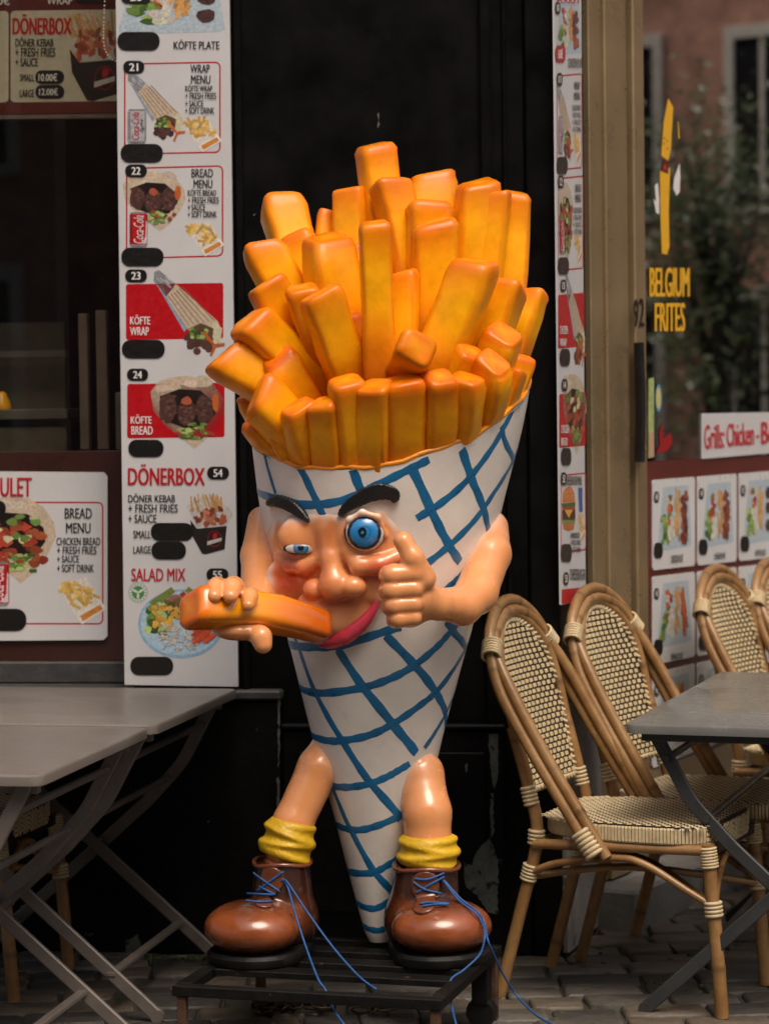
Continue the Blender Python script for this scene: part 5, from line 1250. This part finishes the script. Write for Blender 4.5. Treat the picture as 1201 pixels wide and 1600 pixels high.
def make_chair():
    ch_ = empty('rattan_chair', (0, 0, 0))
    def part(name, geo, m=m_cane, parent=ch_):
        if len(geo) == 3: V, F, C = geo; return mk(name, V, F, m, parent, smooth=True, cols=C, local=True, sharp=60)
        V, F = geo; return mk(name, V, F, m, parent, smooth=True, local=True, sharp=60)
    for s in (-1, 1):
        l = part('leg', cane([(-.315, s*.185, 0), (-.255, s*.185, .22), (-.205, s*.185, .42), (-.231, s*.185, .56), (-.27, s*.187, .70)], .0165, seed=1+s)); 
        G = wraps((-.231, s*.185, .31), (-.222, s*.185, .345), .0185, 5); mk('wrap', G.V, G.F, m_wrap, l, smooth=True, local=True)
        G = wraps((-.208, s*.185, .405), (-.206, s*.185, .435), .0185, 4); mk('wrap', G.V, G.F, m_wrap, l, smooth=True, local=True)
        l = part('leg', cane([(.29, s*.195, 0), (.275, s*.195, .2), (.255, s*.195, .43)], .0175, seed=5+s)); 
        G = wraps((.271, s*.195, .255), (.268, s*.195, .285), .0195, 4); mk('wrap', G.V, G.F, m_wrap, l, smooth=True, local=True)
        G = wraps((.261, s*.195, .375), (.256, s*.195, .42), .0195, 7); mk('wrap', G.V, G.F, m_wrap, l, smooth=True, local=True)
        part('side_stretcher', cane([(-.228, s*.19, .325), (-.14, s*.205, .36), (.02, s*.215, .385), (.10, s*.215, .372), (.20, s*.205, .315), (.27, s*.197, .275)], .0095, seed=9+s))
        part('stretcher', cane([(-.23, s*.18, .315), (.0, s*.06, .335), (.27, s*-.18, .27)], .0095, seed=12+s))
        part('seat_rail', cane([(-.208, s*.20, .405), (0, s*.212, .412), (.255, s*.20, .415)], .0135, seed=15+s))
    part('cross_rail', cane([(.254, -.19, .408), (.254, .19, .408)], .012, seed=20)); part('cross_rail', cane([(-.208, -.18, .40), (-.208, .18, .40)], .012, seed=21))
    part('front_stretcher', cane([(.27, -.19, .27), (.256, -.1, .34), (.25, 0, .385), (.256, .1, .34), (.27, .19, .27)], .009, seed=22))
    # back frame (arch) and outer double hoop running down to the seat sides as arms
    arch = [(-.204, -.185, .44)]+[tuple(back_pt(-.187, z)) for z in (.56, .68, .78)]
    top = [tuple(back_pt(.190*math.sin(a), .785+.190*math.cos(a))) for a in [math.radians(q) for q in (-72, -54, -36, -18, 0, 18, 36, 54, 72)]]
    arch = arch+top+[tuple(back_pt(.187, z)) for z in (.78, .68, .56)]+[(-.204, .185, .44)]
    bf = part('back_frame', cane(arch, .0135, 4, 30))
    def hoop(dx, dy, dz, x0):
        arm = [(x0, -.226-dy, .385), (x0-.075, -.227-dy, .50), (x0-.175, -.225-dy, .655), (x0-.26, -.218-dy, .80)]
        tp = [(back_pt(.2*math.sin(a), .80)+Vector((-.004-.040*math.cos(a)+dx, (.022+dy)*math.sin(a), (.185+dz)*math.cos(a)))) for a in [math.radians(q) for q in (-58, -38, -18, 0, 18, 38, 58)]]
        return arm+[tuple(q) for q in tp]+[(q[0], -q[1], q[2]) for q in arm[::-1]]
    for k, (dx, dy, dz, x0) in enumerate(((.0, .0, .0, .0), (-.010, .006, .027, -.030))):
        h_ = part('hoop', cane(hoop(dx, dy, dz, x0), .0155, 4, 40+k))
        if k == 0:
            for s in (-1, 1):
                G = wraps((-.030, s*.229, .395), (-.066, s*.230, .445), .0245, 6); mk('wrap', G.V, G.F, m_wrap, h_, smooth=True, local=True)
                a = hoop(-.005, .003, .012, -.015); i = 4 if s < 0 else 10; A = Vector(a[i]); B = Vector(a[i+(1 if s < 0 else -1)]); G = wraps(A.lerp(B, -.42), A.lerp(B, .16), .0235, 6); mk('wrap', G.V, G.F, m_wrap, h_, smooth=True, local=True)
    for s in (-1, 1):
        G = wraps(back_pt(s*.187, .505), back_pt(s*.187, .545), .0165, 5); mk('wrap', G.V, G.F, m_wrap, bf, smooth=True, local=True)
    # woven back: dark ground, cream strands, plaited border
    V = []; F = []; zs = np.linspace(.535, .962, 26)
    for z in zs:
        for q in np.linspace(-1, 1, 9): V.append(back_pt(q*half_w(z)*.97, z)+Vector((.0, 0, 0)))
    for i in range(25):
        for k in range(8): F.append([i*9+k, i*9+k+1, (i+1)*9+k+1, (i+1)*9+k])
    bk = mk('backrest', V, F, m_wdark, ch_, local=True, smooth=True)
    G = Geo(); row = 0; z = .55
    while z < .95:
        hw = half_w(z)-.012; n_ = int(2*hw/.0235)
        y = -hw+(.0145 if row % 2 else 0)
        while y < hw:
            for sd_ in (1, -1):
                c = back_pt(y, z); nrm = Vector((.94, 0, .33))*sd_; ex = Vector((0, 1, 0)); ey = Vector((-.33, 0, .94)); G.add(*pad(c+nrm*.001, ex, ey, nrm, .0165, .0114, .0038))
            y += .030
        z += .0146; row += 1
    o = mk('back_strands', G.V, G.F, m_strand, bk, local=True); o['kind'] = 'stuff'
    ed = [back_pt(-half_w(z)*.985, z) for z in np.linspace(.54, .78, 10)]+[back_pt(.176*math.sin(a), .785+.176*math.cos(a)) for a in [math.radians(q) for q in range(-85, 86, 10)]]+[back_pt(half_w(z)*.985, z) for z in np.linspace(.78, .54, 10)]
    ed = ed+[back_pt(y, .535) for y in np.linspace(.13, -.13, 8)]; E2 = catmull(ed, 6, True); G = Geo()
    for ph in (0, math.pi): G.add(*tube_geo([q+Vector((.005*math.cos(i*.9+ph), .005*math.sin(i*.9+ph)*.6, .005*math.sin(i*.9+ph))) for i, q in enumerate(E2)], .0048, 5, closed=True))
    mk('plaited_edge', G.V, G.F, m_wrap, bk, local=True, smooth=True)
    # seat
    def outline(s):
        out = []
        for k in range(40):
            a = 2*math.pi*k/40; x = math.copysign(abs(math.cos(a))**.45, math.cos(a)); y = math.copysign(abs(math.sin(a))**.5, math.sin(a)); out.append((.03+x*.24*s, y*(.222 if x > -.3 else .222-.05*(-x-.3)/.7)*s))
        return out
    V = []; F = []
    for s, z in ((.97, .424), (1, .432), (1, .462), (.985, .470), (.93, .473), (.5, .471), (.05, .470)): V += [(x, y, z) for x, y in outline(s)]
    for i in range(6):
        for k in range(40): q = (k+1) % 40; F.append([i*40+k, i*40+q, (i+1)*40+q, (i+1)*40+k])
    F.append(list(range(40))[::-1]); F.append([240+k for k in range(40)]); st_ = mk('seat', V, F, m_wdark, ch_, local=True, smooth=True, sharp=50)
    G = Geo(); ou = outline(.955); row = 0; x = -.200
    while x < .255:
        lim = .214 if x > -.1 else .214-.05*(-x-.1)/.12; lim *= 1 if x < .25 else .96; y = -lim+(.0135 if row % 2 else 0)
        while y < lim:
            G.add(*pad(Vector((x, y, .4725)), Vector((.94, .34, 0)), Vector((-.34, .94, 0)), Vector((0, 0, 1)), .0138, .0125, .0013)); y += .0275
        x += .0128; row += 1
    # woven side band: upright strands round the edge
    o2 = outline(1.0); per = []
    for k in range(40):
        a = Vector((*o2[k], 0)); b = Vector((*o2[(k+1) % 40], 0)); per.append((a, b))
    acc = 0.0
    for a, b in per:
        L = (b-a).length; t = acc
        while t < L:
            p_ = a.lerp(b, t/L); d = (b-a).normalized(); n_ = Vector((d.y, -d.x, 0)); front = p_.x > .245
            if front:
                for j in range(4): G.add(*pad(p_+Vector((0, 0, .418+j*.013+(.0065 if int(t*1000) % 2 else 0))), d, Vector((0, 0, 1)), n_, .0085, .0105, .003))
            else: G.add(*pad(p_+Vector((0, 0, .447)), d, Vector((0, 0, 1)), n_, .0082, .042, .003))
            t += .0092
        acc = t-L
    o = mk('seat_strands', G.V, G.F, m_strand, st_, local=True); o['kind'] = 'stuff'
    V, F = box_geo((.262, -.205, .40), (.267, .205, .43), None, .001); mk('front_apron', V, F, m_wdark, st_, local=True)
    return ch_
def copy_tree(o, parent=None):
    c = o.copy(); COL.objects.link(c)
    if parent is not None: c.parent = parent
    for k in list(o.children): copy_tree(k, c)
    return c
proto = make_chair()
A15 = math.radians(-25)
def foot(px, py):                                        # chair origin from its rear near foot
    g = gnd(px, py); return g
def place(o, rearnear, ang, label):
    g = gnd(*rearnear); R = Matrix.Rotation(ang, 3, 'Z'); off = R @ Vector((-.315, -.185, 0)); o.location = (g.x-off.x, g.y-off.y, 0); o.rotation_euler = (0, 0, ang); o.scale = (1, 1, 1.01)
    tag(o, label, 'chair', 'woven rattan bistro chairs')
spots = [((780, 1556), A15, 'rattan bistro chair nearest the statue, in front of the black pier'),
         ((906, 1500), math.radians(-30), 'rattan bistro chair second from the statue, behind the nearest one'),
         ((1104, 1406), math.radians(-30), 'rattan bistro chair third from the statue, back in front of the menu cards'),
         ((1190, 1372), math.radians(-30), 'rattan bistro chair farthest right, cut by the picture edge'),
         ((-305, 1548), math.radians(-14), 'rattan chair half hidden under the taupe folding tables')]
for i, (g, a, lab) in enumerate(spots): place(proto if i == 0 else copy_tree(proto), g, a, lab)

# ================================================================== MOSS AND LITTER
m_moss = mat('moss_green', (.045, .055, .018), .9, var=.5, vscale=40); rs = random.Random(21)
G = Geo()
for i in range(420):                                     # moss along the wall foot and in joints, uncountable
    if i < 260: q = FL.w(rs.uniform(uLm+1.2, -.1), 0, .035+abs(rs.gauss(0, .05)))
    else: q = Vector((rs.uniform(.3, 1.4), rs.uniform(5.5, 6.9), 0))
    if inside_building(q.x, q.y): continue
    r = rs.uniform(.004, .013); V, F = lathe_geo([(r, -.014), (r*.95, -.002), (r*.6, r*.35-.004), (r*.1, r*.5-.004)], 6, (q.x, q.y, 0)); G.add(V, F)
tag(G.mk('moss', m_moss, None, smooth=True), 'small clumps of moss along the wall foot and between the setts', 'moss', kind='stuff')
# ================================================================== FOLDING TABLES
def rounded_top(lx, ly, z0, z1, r, inset=.0, n=5):
    ring = []
    for cx, cy, a0 in ((lx/2-r, ly/2-r, 0), (-lx/2+r, ly/2-r, 90), (-lx/2+r, -ly/2+r, 180), (lx/2-r, -ly/2+r, 270)):
        for i in range(n+1): a = math.radians(a0+90*i/n); ring.append((cx+r*math.cos(a), cy+r*math.sin(a)))
    N = len(ring); V = []; F = []
    for s, z in ((.985, z0+.003), (1, z0), (1.001, z1-.006), (.998, z1-.002), (.992, z1)):
        V += [(x*s, y*s, z) for x, y in ring]
    for i in range(4):
        for k in range(N): q = (k+1) % N; F.append([i*N+k, i*N+q, (i+1)*N+q, (i+1)*N+k])
    F.append(list(range(N))[::-1]); F.append([4*N+k for k in range(N)]); return V, F
def bar_geo(pts, w, t, axis):
    """flat bar: rectangle w (in the plane) by t (along axis) swept along pts"""
    pts = [Vector(p) for p in pts]; ax = Vector(axis); V = []; F = []; n = len(pts)
    for i in range(n):
        T = (pts[min(i+1, n-1)]-pts[max(i-1, 0)]).normalized(); N = ax.cross(T).normalized(); c = .18
        for a, b in ((-1, -1+c), (-1+c*2, -1), (1-c*2, -1), (1, -1+c), (1, 1-c), (1-c*2, 1), (-1+c*2, 1), (-1, 1-c)): V.append(pts[i]+ax*(a*t/2)+N*(b*w/2))
    for i in range(n-1):
        for k in range(8): q = (k+1) % 8; F.append([i*8+k, i*8+q, (i+1)*8+q, (i+1)*8+k])
    F.append(list(range(8))[::-1]); F.append([(n-1)*8+k for k in range(8)]); return V, F
def make_table(name, loc, rz, lx, ly, H, m, m_leg, label, m_foot=None):
    t = empty(name, loc, rz); tag(t, label, 'table')
    P = lambda nm, g, mm=m_leg, par=t, sm=False: mk(nm, g[0], g[1], mm, par, local=True, smooth=sm, sharp=35)
    top = P('tabletop', rounded_top(lx, ly, H-.024, H, .03), m, t, True)
    hx = lx/2-.055
    for s in (-1, 1):
        y = s*(ly/2-.075)
        for k, d in ((1, 1), (-1, -1)):
            yy = y+(.016*k*s); pts = catmull([(d*hx, yy, H-.026), (d*(hx-.05), yy, H-.12), (d*(hx-.095), yy, H-.20), (d*(hx-.15), yy, H-.262), (d*(hx-.20), yy, H-.315)], 4)
            e = Vector((-d*(hx+.02), yy, 0.012)); pts = pts+[pts[-1].lerp(e, q) for q in (.25, .5, .75, 1)]
            P('leg', bar_geo(pts, .034, .014, (0, 1, 0)), m_leg, t)
            g = tube_geo([(e.x, yy-.009, .012), (e.x, yy+.009, .012)], .0175, 10); P('foot_cap', g, m_foot or m_leg, t, True)
        # pivot bolt where the two bars cross
        zc = .335; g = tube_geo([(0, y-.026, zc), (0, y+.026, zc)], .009, 10); P('bolt', g, m_leg, t, True)
        P('under_bar', box_geo((-lx/2+.03, y-.012, H-.05), (lx/2-.03, y+.012, H-.0255), None, .002))
    for d in (-1, 1):
        for z, x in ((H-.095, hx-.035), (H-.245, hx-.135)): P('rail', tube_geo([(d*x, -ly/2+.075, z), (d*x, ly/2-.075, z)], .0095, 8), m_leg, t, True)
        f = .76; x = d*(hx-.2)+(-d*(hx+.02)-d*(hx-.2))*f; z = (H-.315)*(1-f)+.012*f; P('cross_bar', box_geo((x-.012, -ly/2+.08, z-.006), (x+.012, ly/2-.08, z+.006), Matrix.Identity(4), .002))
    return t
m_taupe = mat('taupe_enamel', (.165, .144, .128), .36, var=.06, vscale=5, bump=.02, speck=(.12, .10, .085), speck_scale=22, speck_th=.74)
m_taupel = mat('taupe_leg_enamel', (.15, .127, .11), .4, var=.2, vscale=12, bump=.05)
m_grey = mat('dark_grey_enamel', (.15, .15, .138), .24, var=.14, vscale=6, speck=(.2, .2, .185), speck_scale=26, speck_th=.71)
m_greyl = mat('dark_grey_leg', (.035, .037, .038), .4, var=.2, vscale=12)
H = .76
a = gnd(372, 1076, H); b = gnd(73, 1209, H); d = (a-b); d.z = 0; Lt = d.length; d.normalize(); rz = math.atan2(d.y, d.x)-math.pi/2
lft = Vector((-math.cos(rz), -math.sin(rz), 0)); wA = .78
ly = (Lt-.012)/2
for k, lab in ((0, 'taupe metal folding table, the far one of two, against the shop sill'), (1, 'taupe metal folding table, the near one of two at the left edge')):
    c = a-d*(ly*(.5+k)+.012*k)+lft*(wA/2)+(lft*.012 if k else Vector((0, 0, 0)))
    make_table('folding_table', (c.x, c.y, 0.0), rz, wA, ly, H-(.004 if k else 0), m_taupe, m_taupel, lab)
H = .74
a = gnd(1126, 1049, H); b = gnd(974, 1131, H); d = (a-b); d.z = 0; Lt = d.length; d.normalize(); rz = math.atan2(d.y, d.x)-math.pi/2
rt = Vector((math.cos(rz), math.sin(rz), 0)); c = (a+b)/2+rt*.37
make_table('folding_table', (c.x, c.y, 0), rz, .74, Lt, H, m_grey, m_greyl, 'dark grey metal folding table at the right edge beside the rattan chairs')
